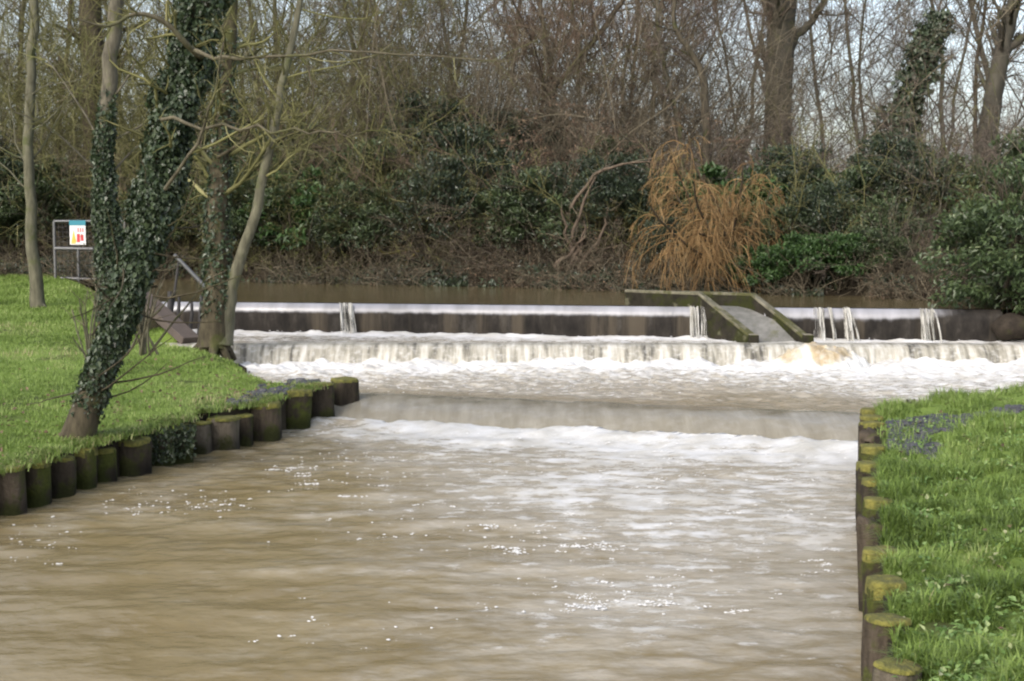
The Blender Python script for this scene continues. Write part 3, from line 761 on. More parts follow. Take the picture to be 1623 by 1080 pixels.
# right row
RT = [(646, 1384, 36), (657, 1383, 36), (668, 1383, 37), (684, 1383, 38), (704, 1381, 39), (731, 1382, 41), (758, 1388, 43), (790, 1391, 46), (826, 1395, 52), (870, 1399, 55), (917, 1402, 60), (981, 1405, 66), (1050, 1409, 70)]
RL = ['farthest mossy post of the right row, beside the dark gravel', 'thin topped post next to the farthest one of the right row',
      'dark post with a narrow moss rim by the near edge of the gravel', 'bare greyish topped post level with the end of the low fall',
      'moss topped post just below the end of the low fall', 'dark post with flat moss top opposite the white churned water',
      'dark post with a pale tuft of grass at its foot', 'yellow green topped post above the bare knobbly one',
      'bare brown knobbly post without moss in the right row', 'dark post with flat green cap between the knobbly and the bright capped post',
      'broad dark post with the thickest bright moss cap of the right row', 'broad bare brown post near the bottom of the right row',
      'nearest post with a flat pale top at the bottom edge']
mats = ['post_dark', 'post_brown', 'post_dark', 'post_brown', 'post_moss', 'post_dark', 'post_dark', 'post_moss', 'post_brown', 'post_moss', 'post_moss', 'post_brown', 'post_pale']
caps = [.7, .4, .7, 0, 1, .9, .8, .9, 0, 1, 1.3, .2, .1]
for k, (pt, px, w) in enumerate(RT):
    zt = .43 + R.normal() * .004
    g = G(px, pt + 4, zt); r = w / FPX * g[1] * .53
    make_post(g[0], g[1] , zt, r, mats[k], caps[k], (R.normal() * .03, R.normal() * .03), RL[k], 'timber posts along the right bank')
g = G(1442, 640, .35)
make_post(g[0], g[1], .36, .05, 'post_dark', 0, (0, 0), 'small dark stub at the water edge beyond the gravel patch', 'timber posts along the right bank')
# earth boards between the right posts
root = None

# ------------------------------------------------------------------ trees
def finish_tree(name, base, woody, twigs, label, cat='tree', bark='bark_grey', twig='twig_grey', group=None, leavesets=(), wood_name='trunk', twig_name='crown'):
    """woody / twigs: lists of (V,F,T) in world coordinates"""
    base = np.array(base, float)
    root = empty(name, base); tag(root, label, cat, group)
    V, F, T = merge(woody); link(wood_name, mesh_np(wood_name, V - base, F, M[bark], {'tint': T}), root)
    if twigs:
        V, F, T = merge(twigs); link(twig_name, mesh_np(twig_name, V - base, F, M[twig], {'tint': T}), root)
    for nm, parts, mk in leavesets:
        V, F, T = merge(parts); link(nm, mesh_np(nm, V - base, F, M[mk], {'tint': T}, smooth=mk.startswith('bark')), root)
    return root

def ivy_on(pts, rad, n, out0, out1, t0=0.0, t1=1.0, size=.055, clump=True):
    """ivy leaves round a strand; pts (K,3)"""
    K = len(pts); t = t0 + (t1 - t0) * (R.random(n) * .8 + R.random(n) * .2)
    x = t * (K - 1); i = np.minimum(x.astype(int), K - 2); f = (x - i)[:, None]
    c = pts[i] * (1 - f) + pts[i + 1] * f; r = rad[i] * (1 - f[:, 0]) + rad[i + 1] * f[:, 0]
    T = nrm(pts[i + 1] - pts[i]); pr = R.normal(size=(n, 3)); pr = nrm(pr - (pr * T).sum(1, keepdims=True) * T)
    ang = np.arctan2(pr[:, 1], pr[:, 0])
    bulge = fbm(t * 22 + 3, ang * 1.6 + 10, 4, .65)
    o = np.interp(t, [t0, t1], [out0, out1]) if np.ndim(out0) == 0 else np.interp(t, np.linspace(t0, t1, len(out0)), out0)
    o = o * (np.clip(.1 + 2.3 * (bulge - .30), .08, 1.7) if clump else 1)
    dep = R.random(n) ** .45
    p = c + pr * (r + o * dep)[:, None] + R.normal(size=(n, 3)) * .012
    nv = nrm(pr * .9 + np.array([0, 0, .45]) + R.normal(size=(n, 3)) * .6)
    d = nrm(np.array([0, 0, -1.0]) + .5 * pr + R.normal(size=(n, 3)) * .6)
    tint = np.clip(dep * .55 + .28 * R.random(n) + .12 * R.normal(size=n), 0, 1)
    sz = size * (.45 + 1.0 * R.random(n) ** 1.6)
    return leaves(p, d, nv, sz, sz * (.65 + .4 * R.random(n)), tint)

def shoots(P0, D0, n, L, r0, wig, up, sub=4):
    a = strands(P0, D0, L, r0, r0 * .4, 7, wig, up)
    b = spawn(*a, sub, .3, 1, .4, 1.0, .4, 5, .15, up, .55, .0025)
    return [tubes(*a, 5), tubes(*b, 3)]

# ---- leaning ivy tree
d0 = 10.0
pp = [P(118, 712, d0), P(140, 640, d0), P(172, 555, d0 + .05), P(203, 470, d0 + .1), P(232, 375, d0 + .15), P(256, 270, d0 + .2), P(284, 150, d0 + .25), P(312, 40, d0 + .3), P(345, -90, d0 + .3), P(385, -260, d0 + .3), P(420, -420, d0 + .3)]
tr = path(pp, [.14, .10, .088, .086, .09, .092, .09, .09, .08, .07, .05], 40)
woody = [tubes(*tr, 14)]; limbs = []
# root flare
fl = strands(np.repeat([pp[0] + [0, 0, .10]], 6, 0), np.array([[math.cos(a), math.sin(a), -.9] for a in np.arange(6) * 1.05 + .3]), .26, .07, .02, 5, .1, -.1)
woody.append(tubes(*fl, 7))
lim = path([P(322, 92, d0 + .2), P(300, 75, d0), P(262, 36, d0 - .1), P(215, 22, d0 - .2), P(172, 42, d0 - .3), P(120, 30, d0 - .4)], [.035, .028, .024, .018, .012, .006], 16)
lim2 = path([P(310, 80, d0), P(360, 92, d0 - .2), P(450, 90, d0 - .3), P(560, 80, d0 - .4), P(690, 92, d0 - .4), P(810, 96, d0 - .5)], [.02, .016, .013, .010, .007, .004], 18, .01)
lim3 = path([P(262, 300, d0 - .1), P(300, 255, d0 - .3), P(330, 190, d0 - .4), P(345, 120, d0 - .4), P(352, 40, d0 - .4)], [.018, .014, .012, .01, .008], 12, .015)
lim4 = path([P(255, 190, d0 - .2), P(330, 200, d0 - .3), P(420, 205, d0 - .4), P(480, 212, d0 - .5), P(540, 208, d0 - .5)], [.018, .015, .012, .009, .005], 14, .012)
for l_ in (lim, lim2, lim3, lim4): limbs.append(tubes(l_[0], l_[1] * .8, 7))
tw = []
for l_ in (lim, lim2, lim3, lim4):
    a = spawn(*l_, 12, .25, 1, .5, 1.2, .30, 6, .18, .03, .5, .0025); b = spawn(*a, 4, .2, 1, .4, 1.0, .45, 5, .2, 0, .6, .0018)
    tw += [tubes(*a, 3), tubes(*b, 3)]
a = spawn(*tr, 26, .50, .97, .6, 1.3, .16, 7, .2, .04, .18, .004); b = spawn(*a, 5, .2, 1, .4, 1.1, .4, 5, .2, 0, .6, .002)
tw += [tubes(*a, 4), tubes(*b, 3)]
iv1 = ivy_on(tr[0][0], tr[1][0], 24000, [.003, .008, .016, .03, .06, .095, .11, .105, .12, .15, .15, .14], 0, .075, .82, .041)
hang = strands(np.array([tr[0][0][k] + R.normal(size=3) * .08 for k in R.integers(5, 18, 22)]), R.normal(size=(22, 3)) * [.5, .3, .2] + [.15, 0, .15], .7, .008, .003, 7, .12, .08)
woody.append(tubes(*hang, 4))
finish_tree('leaning_tree', pp[0], woody, tw, 'leaning tree with trunk wrapped in dark ivy standing by the left posts', 'tree', 'bark_mossy', 'twig_olive', None, [('limb', limbs, 'bark_limb'), ('ivy', [iv1], 'leaf_ivy')])

# bare shoots at its foot, and the sapling left of it
for (bx, by, dd, lab, n) in [(150, 560, 11.5, 'clump of pale bare shoots rising left of the leaning ivy tree', 9), (222, 500, 10.6, 'thin pale suckers growing up the face of the leaning ivy trunk', 12)]:
    b0 = P(bx, by, dd); b0[2] = max(z_left(np.array(b0[0]), np.array(b0[1])), b0[2] - .3)
    Dv = np.stack([R.normal(.05, .28, n), R.normal(0, .2, n), np.full(n, 1.0)], -1)
    L_ = R.uniform(.5, 1.25, n) if by == 560 else R.uniform(.5, 1.0, n)
    a = strands(np.repeat([b0], n, 0) + R.normal(size=(n, 3)) * [.06, .05, 0], Dv, L_, .011, .004, 8, .10, .06)
    b = spawn(*a, 3, .4, 1, .3, .8, .35, 5, .12, .05, .6, .0025)
    finish_tree('sapling', b0, [tubes(*a, 6)], [tubes(*b, 4)], lab, 'sapling', 'bark_pale', 'twig_brown', None, wood_name='stem', twig_name='twig')

# ---- ivy clad upright trunk behind
dd = 18.5; bz = P(172, 505, dd)
pp = [P(172, 512, dd), P(174, 430, dd), P(168, 330, dd), P(166, 240, dd), P(174, 120, dd), P(188, 0, dd), P(196, -160, dd), P(205, -320, dd)]
tr = path(pp, [.15, .12, .11, .10, .10, .09, .07, .05], 24, .015)
a = spawn(*tr, 16, .35, 1, .5, 1.0, .30, 8, .14, .05, .16, .008); b = spawn(*a, 7, .2, 1, .4, .9, .4, 6, .15, .03, .5, .006); c = spawn(*b, 6, .2, 1, .4, 1, .45, 5, .18, .02, .6, .004)
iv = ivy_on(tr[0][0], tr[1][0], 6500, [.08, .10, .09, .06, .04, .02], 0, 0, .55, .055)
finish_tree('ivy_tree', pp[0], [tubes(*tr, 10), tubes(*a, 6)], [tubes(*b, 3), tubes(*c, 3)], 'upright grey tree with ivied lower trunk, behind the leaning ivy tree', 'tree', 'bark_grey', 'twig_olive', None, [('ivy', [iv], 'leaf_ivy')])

# ---- slim pale tree
dd = 21.0
pp = [P(61, 492, dd), P(54, 420, dd), P(49, 330, dd), P(46, 230, dd), P(48, 120, dd), P(54, 0, dd), P(58, -150, dd), P(66, -300, dd)]
tr = path(pp, [.12, .09, .08, .075, .07, .065, .05, .03], 22, .022)
fl = strands(np.repeat([pp[0] + [0, 0, .12]], 5, 0), np.array([[1, -.3, -.9], [-.8, .3, -1], [.2, -1, -1], [0, 1, -1], [.6, .6, -1]]), .3, .06, .02, 5, .05, 0)
a = spawn(*tr, 22, .3, 1, .7, 1.3, .26, 8, .14, .05, .18, .008); b = spawn(*a, 7, .2, 1, .4, 1.0, .4, 6, .18, .02, .5, .005); c = spawn(*b, 5, .2, 1, .4, 1, .45, 5, .18, .0, .6, .0035)
finish_tree('slim_tree', pp[0], [tubes(*tr, 10), tubes(*fl, 6), tubes(*a, 5)], [tubes(*b, 3), tubes(*c, 3)], 'slim pale straight tree standing alone on the grass left of the railings', 'tree', 'bark_pale', 'twig_olive')

# ---- twin stemmed tree by the weir
dd = 16.1; b0 = P(340, 552, dd)
p1 = [P(338, 556, dd), P(342, 500, dd), P(345, 430, dd), P(343, 340, dd + .1), P(350, 230, dd + .2), P(358, 110, dd + .3), P(366, -20, dd + .3), P(372, -200, dd + .3)]
p2 = [P(350, 545, dd), P(361, 490, dd), P(373, 435, dd - .05), P(401, 350, dd - .1), P(426, 250, dd - .1), P(445, 150, dd - .1), P(466, 50, dd - .1), P(490, -70, dd), P(520, -220, dd)]
t1 = path(p1, [.20, .16, .135, .125, .11, .095, .07, .05], 24, .012); t2 = path(p2, [.15, .095, .07, .06, .052, .045, .038, .03, .02], 26, .008)
fl = strands(np.repeat([P(340, 530, dd)], 6, 0), np.array([[1, -.3, -1.1], [-1, -.1, -.8], [.2, -1, -1.1], [0, 1, -1], [-.6, -.6, -1], [.6, .6, -1]]), .42, .09, .03, 5, .06, -.05)
l1 = path([P(425, 240, dd), P(470, 205, dd - .3), P(520, 210, dd - .6), P(600, 212, dd - .8), P(670, 205, dd - 1)], [.03, .022, .016, .011, .006], 14, .02)
l2 = path([P(452, 60, dd), P(490, 110, dd - .3), P(497, 165, dd - .5), P(486, 205, dd - .5), P(470, 230, dd - .5)], [.02, .016, .013, .009, .006], 14, .01)
l3 = path([P(420, 285, dd), P(450, 245, dd - .2), P(470, 225, dd - .3), P(520, 190, dd - .3), P(570, 130, dd - .3)], [.025, .018, .014, .011, .006], 12, .02)
l4 = path([P(345, 250, dd), P(400, 200, dd - .3), P(330, 190, dd - .5), P(270, 180, dd - .7)], [.03, .02, .012, .006], 12, .02)
tw = []
for l_ in (l1, l2, l3, l4):
    a = spawn(*l_, 10, .2, 1, .5, 1.2, .34, 6, .15, .03, .5, .004); b = spawn(*a, 5, .2, 1, .4, 1.0, .45, 5, .2, 0, .6, .003); tw += [tubes(*a, 3), tubes(*b, 3)]
for t_ in (t1, t2):
    a = spawn(*t_, 26, .45, 1, .6, 1.3, .22, 7, .15, .05, .3, .008); b = spawn(*a, 7, .2, 1, .4, 1.0, .42, 6, .18, .02, .5, .0045); c = spawn(*b, 4, .2, 1, .4, 1, .45, 5, .2, 0, .6, .0032)
    tw += [tubes(*a, 4), tubes(*b, 3), tubes(*c, 3)]
iv = ivy_on(t1[0][0], t1[1][0], 2600, [.01, .03, .06, .05, .04, .05, .03], 0, .12, .8, .05)
finish_tree('twin_stemmed_tree', b0, [tubes(*t1, 12), tubes(*fl, 7)] + [tubes(l_[0], l_[1] * .7, 6) for l_ in (l1, l2, l3, l4)], tw, 'tree with one dark and one pale slanting stem at the end of the upper weir', 'tree', 'bark_mossy', 'twig_olive', None, [('stem', [tubes(*t2, 10)], 'bark_pale'), ('ivy', [iv], 'leaf_ivy')])

# ---- generic bare trees of the wood: five prototypes built at the origin, then copied
def bare_tree(h, r, seed, spread=.5, nl=16, up=.08, lean=0.0):
    global R
    R = np.random.default_rng(seed)
    tr = strands(np.zeros((1, 3)) + [0, 0, -.2], np.array([[lean, 0, 1.0]]), h, r, r * .25, 14, .10, .04)
    a = spawn(*tr, nl, .06, .95, spread, spread + .75, .42, 8, .16, up * .8, .36, .013)
    b = spawn(*a, 8, .15, 1, .4, .9, .42, 6, .16, up * .7, .5, .008)
    c = spawn(*b, 8, .15, 1, .4, 1.0, .5, 5, .18, up * .5, .55, .005)
    d = spawn(*c, 6, .1, 1, .4, 1.0, .55, 4, .2, up * .3, .6, .0036)
    return [tubes(*tr, 9), tubes(*a, 5)], [tubes(*b, 4), tubes(*c, 3), tubes(*d, 3)]

def at_pd(px, d):
    x = (px - PW / 2) / FPX * d
    return x, d, zg_far(x, d)

protos = []
for k, (h, r, sd, spd, nl, up, bk, tg) in enumerate([(12, .075, 21, .45, 16, .10, 'bark_grey', 'twig_far'), (11, .06, 22, .35, 18, .12, 'bark_dark', 'twig_grey'), (13, .085, 23, .55, 18, .07, 'bark_grey', 'twig_far'),
                                           (9.5, .045, 24, .3, 18, .14, 'bark_brown', 'twig_russet'), (12, .065, 25, .5, 18, .09, 'bark_brown', 'twig_brown'), (10, .05, 26, .4, 20, .11, 'bark_grey', 'twig_olive')]):
    w, t = bare_tree(h, r, sd, spd, nl, up)
    protos.append([finish_tree('bare_tree', (0, 0, 0), w, t, 'bare tree', 'tree', bk, tg), False])
R = np.random.default_rng(77)

def place(proto, x, y, z, rz, sc, label, group=None):
    o = proto[0] if not proto[1] else dup(proto[0])
    proto[1] = True
    o.location = (x, y, z); o.rotation_euler = (0, 0, rz); o.scale = (sc, sc, sc)
    o['label'] = label
    if group: o['group'] = group
    return o

BT = [ # px, d, proto, scale, label
 (-60, 31, 4, 1.0, 'brown bare tree past the left end of the railings'), (20, 36, 2, 1.0, 'grey bare tree behind the slim pale tree'), (100, 33, 4, 1.1, 'brown twiggy tree directly behind the warning sign'),
 (235, 38, 0, 1.1, 'pale bare tree seen against the sky between two ivied trunks'), (290, 32, 5, 1.1, 'olive twigged tree behind the leaning ivy tree'), (385, 34, 4, 1.0, 'brown bare tree between the two stems of the twin tree'),
 (455, 31, 5, 1.15, 'olive twigged tree behind the pale slanting stem'), (540, 36, 5, 1.2, 'tall olive tree right of the pale slanting stem'), (610, 40, 0, 1.2, 'grey tree standing back behind the dark hollow'),
 (650, 31, 5, .95, 'small olive tree above the dark hollow'), (705, 34, 1, 1.1, 'dark upright tree with thin forked trunk above the dark hollow'), (765, 36, 1, 1.25, 'taller dark upright tree beside the thin forked one'),
 (830, 33, 3, 1.15, 'russet twigged tree above the tangled brown thicket'), (880, 42, 2, 1.2, 'pale grey tree far behind the russet ones'), (905, 30, 3, 1.1, 'reddish tree leaning over the brown thicket'),
 (970, 32, 3, 1.15, 'russet tree just left of the dark curved tree'), (1010, 40, 0, 1.15, 'grey tree far behind the dark curved tree'), (1075, 44, 2, 1.1, 'pale tree against the sky left of the massive trunk'),
 (1150, 46, 0, 1.1, 'small grey tree close left of the massive trunk'), (1185, 40, 1, .9, 'thin dark tree immediately left of the massive trunk'), (1300, 48, 2, 1.0, 'pale spreading tree right of the massive trunk'),
 (1345, 40, 1, .95, 'dark tree between the massive trunk and the ivy pillar'), (1385, 46, 0, 1.1, 'pale tree behind the ivy pillar'), (1440, 38, 4, .85, 'brown tree behind the foot of the ivy pillar'),
 (1510, 44, 0, 1.2, 'grey tree right of the ivy pillar'), (1545, 34, 4, .95, 'brown tree behind the laurel at the weir end'), (1590, 40, 2, 1.2, 'grey tree above the laurel at the weir end'), (1660, 33, 4, 1.1, 'brown tree past the laurel at the weir end'),
 (170, 48, 2, 1.2, 'far grey tree seen past the ivied upright trunk'), (440, 50, 2, 1.3, 'far grey tree above the twin stemmed tree'), (560, 52, 0, 1.3, 'far pale tree above the olive twigs'), (740, 52, 2, 1.2, 'far pale tree behind the dark upright pair'), (950, 54, 0, 1.3, 'far pale tree behind the russet trees'), (1240, 58, 2, 1.2, 'far pale tree behind the massive trunk'), (1470, 58, 0, 1.2, 'far pale tree behind the ivy pillar top'),
]
for px, d, k, sc, lab in BT:
    x, y, z = at_pd(px, d)
    place(protos[k], x, y, z, R.random() * 6.28, sc, lab, 'bare trees in the wood beyond the pond')

# ---- special trees of the background
def special(name, pts, rads, label, bark, twig, nb, lr=.22, a0=.5, a1=1.2, ivyset=None, up=.06, lims=(), sides=10, deep=True):
    tr = path(pts, rads, 24, .01)
    woody = [tubes(*tr, sides)]; tw = []
    ls = [path(p_, r_, 14, .02) for p_, r_ in lims]
    for l_ in ls: woody.append(tubes(*l_, 7))
    src = [(tr, nb)] + [(l_, 10) for l_ in ls]
    for s_, n_ in src:
        if not n_: continue
        a = spawn(*s_, n_, .35, 1, a0, a1, lr, 7, .14, up, .35, .012); b = spawn(*a, 7, .2, 1, .4, 1.0, .42, 6, .17, up * .6, .5, .007)
        woody.append(tubes(*a, 5)); tw.append(tubes(*b, 3))
        if deep:
            c = spawn(*b, 5, .2, 1, .4, 1, .45, 5, .18, .02, .6, .0045); tw.append(tubes(*c, 3))
    lv = []
    if ivyset: lv = [('ivy', [ivy_on(tr[0][0], tr[1][0], *ivyset)], 'leaf_holly')]
    return finish_tree(name, pts[0], woody, tw, label, 'tree', bark, twig, None, lv)

d = 35
x, y, z = at_pd(1236, d)
special('massive_tree', [np.array([x, y, z - .2]), P(1233, 250, d), P(1233, 180, d), P(1236, 90, d), P(1240, 0, d), P(1246, -120, d), P(1250, -300, d)], [.42, .36, .33, .34, .33, .28, .2],
        'massive bare tree with thick straight grey brown trunk beyond the orange willow', 'bark_big', 'twig_grey', 14, .25,
        lims=[([P(1248, 85, d), P(1266, 55, d), P(1290, 28, d), P(1315, -10, d - .5), P(1350, -90, d - 1)], [.13, .11, .09, .07, .04]), ([P(1225, 40, d), P(1205, -20, d), P(1180, -90, d)], [.1, .08, .04])])
d = 30
x, y, z = at_pd(1560, d)
special('forked_tree', [np.array([x, y, z - .2]), P(1565, 230, d), P(1575, 150, d), P(1588, 80, d), P(1603, 20, d), P(1625, -70, d)], [.26, .22, .19, .17, .15, .1],
        'forked greyish tree standing behind the laurel, right of the ivy pillar', 'bark_big', 'twig_brown', 16, .25, lims=[([P(1585, 90, d), P(1605, 70, d), P(1630, 55, d), P(1670, 20, d)], [.1, .09, .08, .05])])
d = 26.5
x, y, z = at_pd(1122, d)
special('curved_tree', [np.array([x, y, z - .1]), P(1120, 220, d), P(1116, 140, d), P(1102, 92, d), P(1080, 62, d), P(1068, 30, d), P(1072, -30, d), P(1085, -120, d)], [.085, .075, .07, .06, .05, .045, .04, .02],
        'thin dark tree with crooked trunk rising behind the orange willow', 'bark_dark', 'twig_purple', 14, .22)
special('curved_tree', [np.array([at_pd(1085, 28)[0], 28, 1.2]), P(1080, 230, 28), P(1062, 140, 28), P(1045, 60, 28), P(1040, -30, 28)], [.06, .05, .045, .04, .03],
        'thin grey tree slanting beside the thin dark crooked one', 'bark_grey', 'twig_purple', 12, .22)
d = 30
for px, lab in ((148, 'thick reddish brown trunk left of the ivied upright tree'),):
    x, y, z = at_pd(px + 5, d)
    special('brown_tree', [np.array([x, y, z - .1]), P(152, 260, d), P(150, 180, d), P(148, 100, d), P(142, 0, d), P(138, -120, d)], [.32, .28, .26, .25, .23, .16], lab, 'bark_brown', 'twig_brown', 14, .25)
d = 29
x, y, z = at_pd(865, d)
special('leaning_bare_tree', [np.array([x, y, z]), P(870, 170, d), P(900, 115, d), P(945, 60, d), P(985, 5, d), P(1020, -60, d)], [.08, .07, .06, .055, .05, .03], 'slender reddish tree leaning right above the brown thicket', 'bark_brown', 'twig_russet', 14, .25)
# ivy pillar
d = 27.5
x, y, z = at_pd(1400, d)
special('ivy_pillar_tree', [np.array([x, y, z]), P(1408, 300, d), P(1416, 235, d), P(1437, 170, d), P(1455, 110, d), P(1480, 50, d), P(1497, 20, d)], [.14, .12, .11, .10, .09, .07, .05], 'leaning trunk turned into a dark green pillar by thick ivy', 'bark_dark', 'twig_grey', 10, .2,
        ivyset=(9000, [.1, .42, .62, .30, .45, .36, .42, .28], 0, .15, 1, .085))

# ------------------------------------------------------------------ shrubs
def crown_leaves(n, rx, ry, rz, zc, size, asp=.42, lump=2.2, nclump=60, fill=.35, droop=.3, gap=.55, flip=.35):
    """leaf clumps over a lumpy volume, with holes between them"""
    dirs = nrm(R.normal(size=(nclump, 3)) * [1, 1, .85]); dirs[:, 2] = np.where(dirs[:, 2] < -flip, -dirs[:, 2], dirs[:, 2])
    rr = (fill + (1 - fill) * R.random(nclump) ** .5)[:, None]
    cc = dirs * rr * np.array([rx, ry, rz]) * (.8 + .35 * R.random((nclump, 1))) + [0, 0, zc]
    cs_ = gap * (.5 + .8 * R.random(nclump)) * min(rx, rz) * .5
    k = R.integers(0, nclump, n)
    q = R.normal(size=(n, 3)); q = nrm(q) * (R.random((n, 1)) ** .4)
    p = cc[k] + q * cs_[k][:, None] * [1.15, 1.15, .8]
    out = nrm(p - np.array([0, 0, zc * .6]))
    nv = nrm(out * .5 + np.array([0, 0, .7]) + R.normal(size=(n, 3)) * .45)
    d = nrm(out + R.normal(size=(n, 3)) * .7 - np.array([0, 0, droop]))
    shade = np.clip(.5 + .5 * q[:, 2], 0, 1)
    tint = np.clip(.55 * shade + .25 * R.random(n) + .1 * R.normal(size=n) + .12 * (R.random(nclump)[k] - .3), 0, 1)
    ok = p[:, 2] > .02
    return leaves(p, d, nv, size * (.6 + .7 * R.random(n)), size * asp * (.7 + .5 * R.random(n)), tint) if ok.all() else leaves(p[ok], d[ok], nv[ok], size * (.6 + .7 * R.random(ok.sum())), size * asp * (.7 + .5 * R.random(ok.sum())), tint[ok])

def shrub_proto(name, seed, rx, ry, rz, zc, n, size, mk, asp=.42, stems=14, twig='twig_brown', label='shrub', gap=.55, nclump=60):
    global R
    R = np.random.default_rng(seed)
    P0 = np.stack([R.normal(0, rx * .12, stems), R.normal(0, ry * .12, stems), np.full(stems, -.1)], -1)
    D0 = np.stack([R.normal(0, .5, stems), R.normal(0, .5, stems), np.ones(stems)], -1)
    a = strands(P0, D0, (zc + rz) * .8, .03, .012, 7, .12, .03); b = spawn(*a, 6, .3, 1, .4, 1.0, .4, 5, .15, .02, .5, .006)
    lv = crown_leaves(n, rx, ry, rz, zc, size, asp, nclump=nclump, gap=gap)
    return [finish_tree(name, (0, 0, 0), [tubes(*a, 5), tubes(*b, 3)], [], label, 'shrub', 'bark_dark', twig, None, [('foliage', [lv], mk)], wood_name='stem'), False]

def thicket_proto(name, seed, rx, h, n, mk, twig, label, arch=.0, leafmk=None, nleaf=0, lsize=.05, up=0.0, rstem=.012, sub=(6, 5), wig=.16, rmin=.004):
    global R
    R = np.random.default_rng(seed)
    P0 = np.stack([R.normal(0, rx * .45, n), R.normal(0, rx * .3, n), np.full(n, -.1)], -1)
    D0 = np.stack([R.normal(0, .55, n), R.normal(0, .45, n), np.full(n, 1.0)], -1)
    a = strands(P0, D0, h * R.uniform(.6, 1.25, n), rstem, rstem * .4, 9, wig, -arch)
    b = spawn(*a, sub[0], .15, 1, .4, 1.2, .42, 6, .2, up, .6, rmin); c = spawn(*b, sub[1], .15, 1, .4, 1.2, .5, 5, .22, up, .6, rmin * .7)
    lvs = []
    if leafmk:
        pts = np.concatenate([b[0].reshape(-1, 3), c[0].reshape(-1, 3)]); pk = pts[R.integers(0, len(pts), nleaf)] + R.normal(size=(nleaf, 3)) * .03
        lvs = [('foliage', [leaves(pk, R.normal(size=(nleaf, 3)) + [0, 0, -.5], R.normal(size=(nleaf, 3)) + [0, 0, .6], lsize * R.uniform(.6, 1.3, nleaf), lsize * .6)], leafmk)]
    return [finish_tree(name, (0, 0, 0), [tubes(*a, 4)], [tubes(*b, 3), tubes(*c, 3)], label, 'shrub', mk, twig, None, lvs, wood_name='stem', twig_name='twig'), False]

SP = {}
SP['laurel'] = shrub_proto('evergreen_shrub', 31, 1.5, 1.2, 1.25, 1.35, 9000, .13, 'leaf_laurel', .40, nclump=80)
SP['holly'] = shrub_proto('evergreen_shrub', 32, 1.4, 1.2, 1.5, 1.5, 10000, .10, 'leaf_holly', .55, nclump=80)
SP['green'] = shrub_proto('green_shrub', 33, 1.0, .8, .62, .60, 7000, .09, 'leaf_green', .5, nclump=60)
SP['olive'] = thicket_proto('mossy_shrub', 34, 1.6, 3.4, 26, 'bark_dark', 'twig_olive', 'x', .06, 'leaf_olive', 1200, .05)
SP['brown'] = thicket_proto('bramble_thicket', 35, 1.5, 2.2, 34, 'bark_brown', 'twig_brown', 'x', .20, 'leaf_dead', 500, .05, rmin=.0045)
SP['russet'] = thicket_proto('russet_shrub', 36, 1.5, 3.6, 22, 'bark_brown', 'twig_russet', 'x', .05, 'leaf_dead', 2600, .06)
SP['purple'] = thicket_proto('hazel_shrub', 37, 1.5, 2.8, 24, 'bark_grey', 'twig_purple', 'x', .14, None, 0, wig=.2, sub=(7, 6))
SP['grey'] = thicket_proto('hazel_shrub', 38, 1.4, 3.2, 22, 'bark_grey', 'twig_grey', 'x', .02, None, 0, sub=(7, 6), up=.03)
SP['low'] = thicket_proto('bramble_thicket', 39, 1.2, .9, 46, 'bark_brown', 'twig_brown', 'x', .28, 'leaf_dead', 700, .05, rmin=.004, sub=(5, 4), rstem=.008)
R = np.random.default_rng(99)

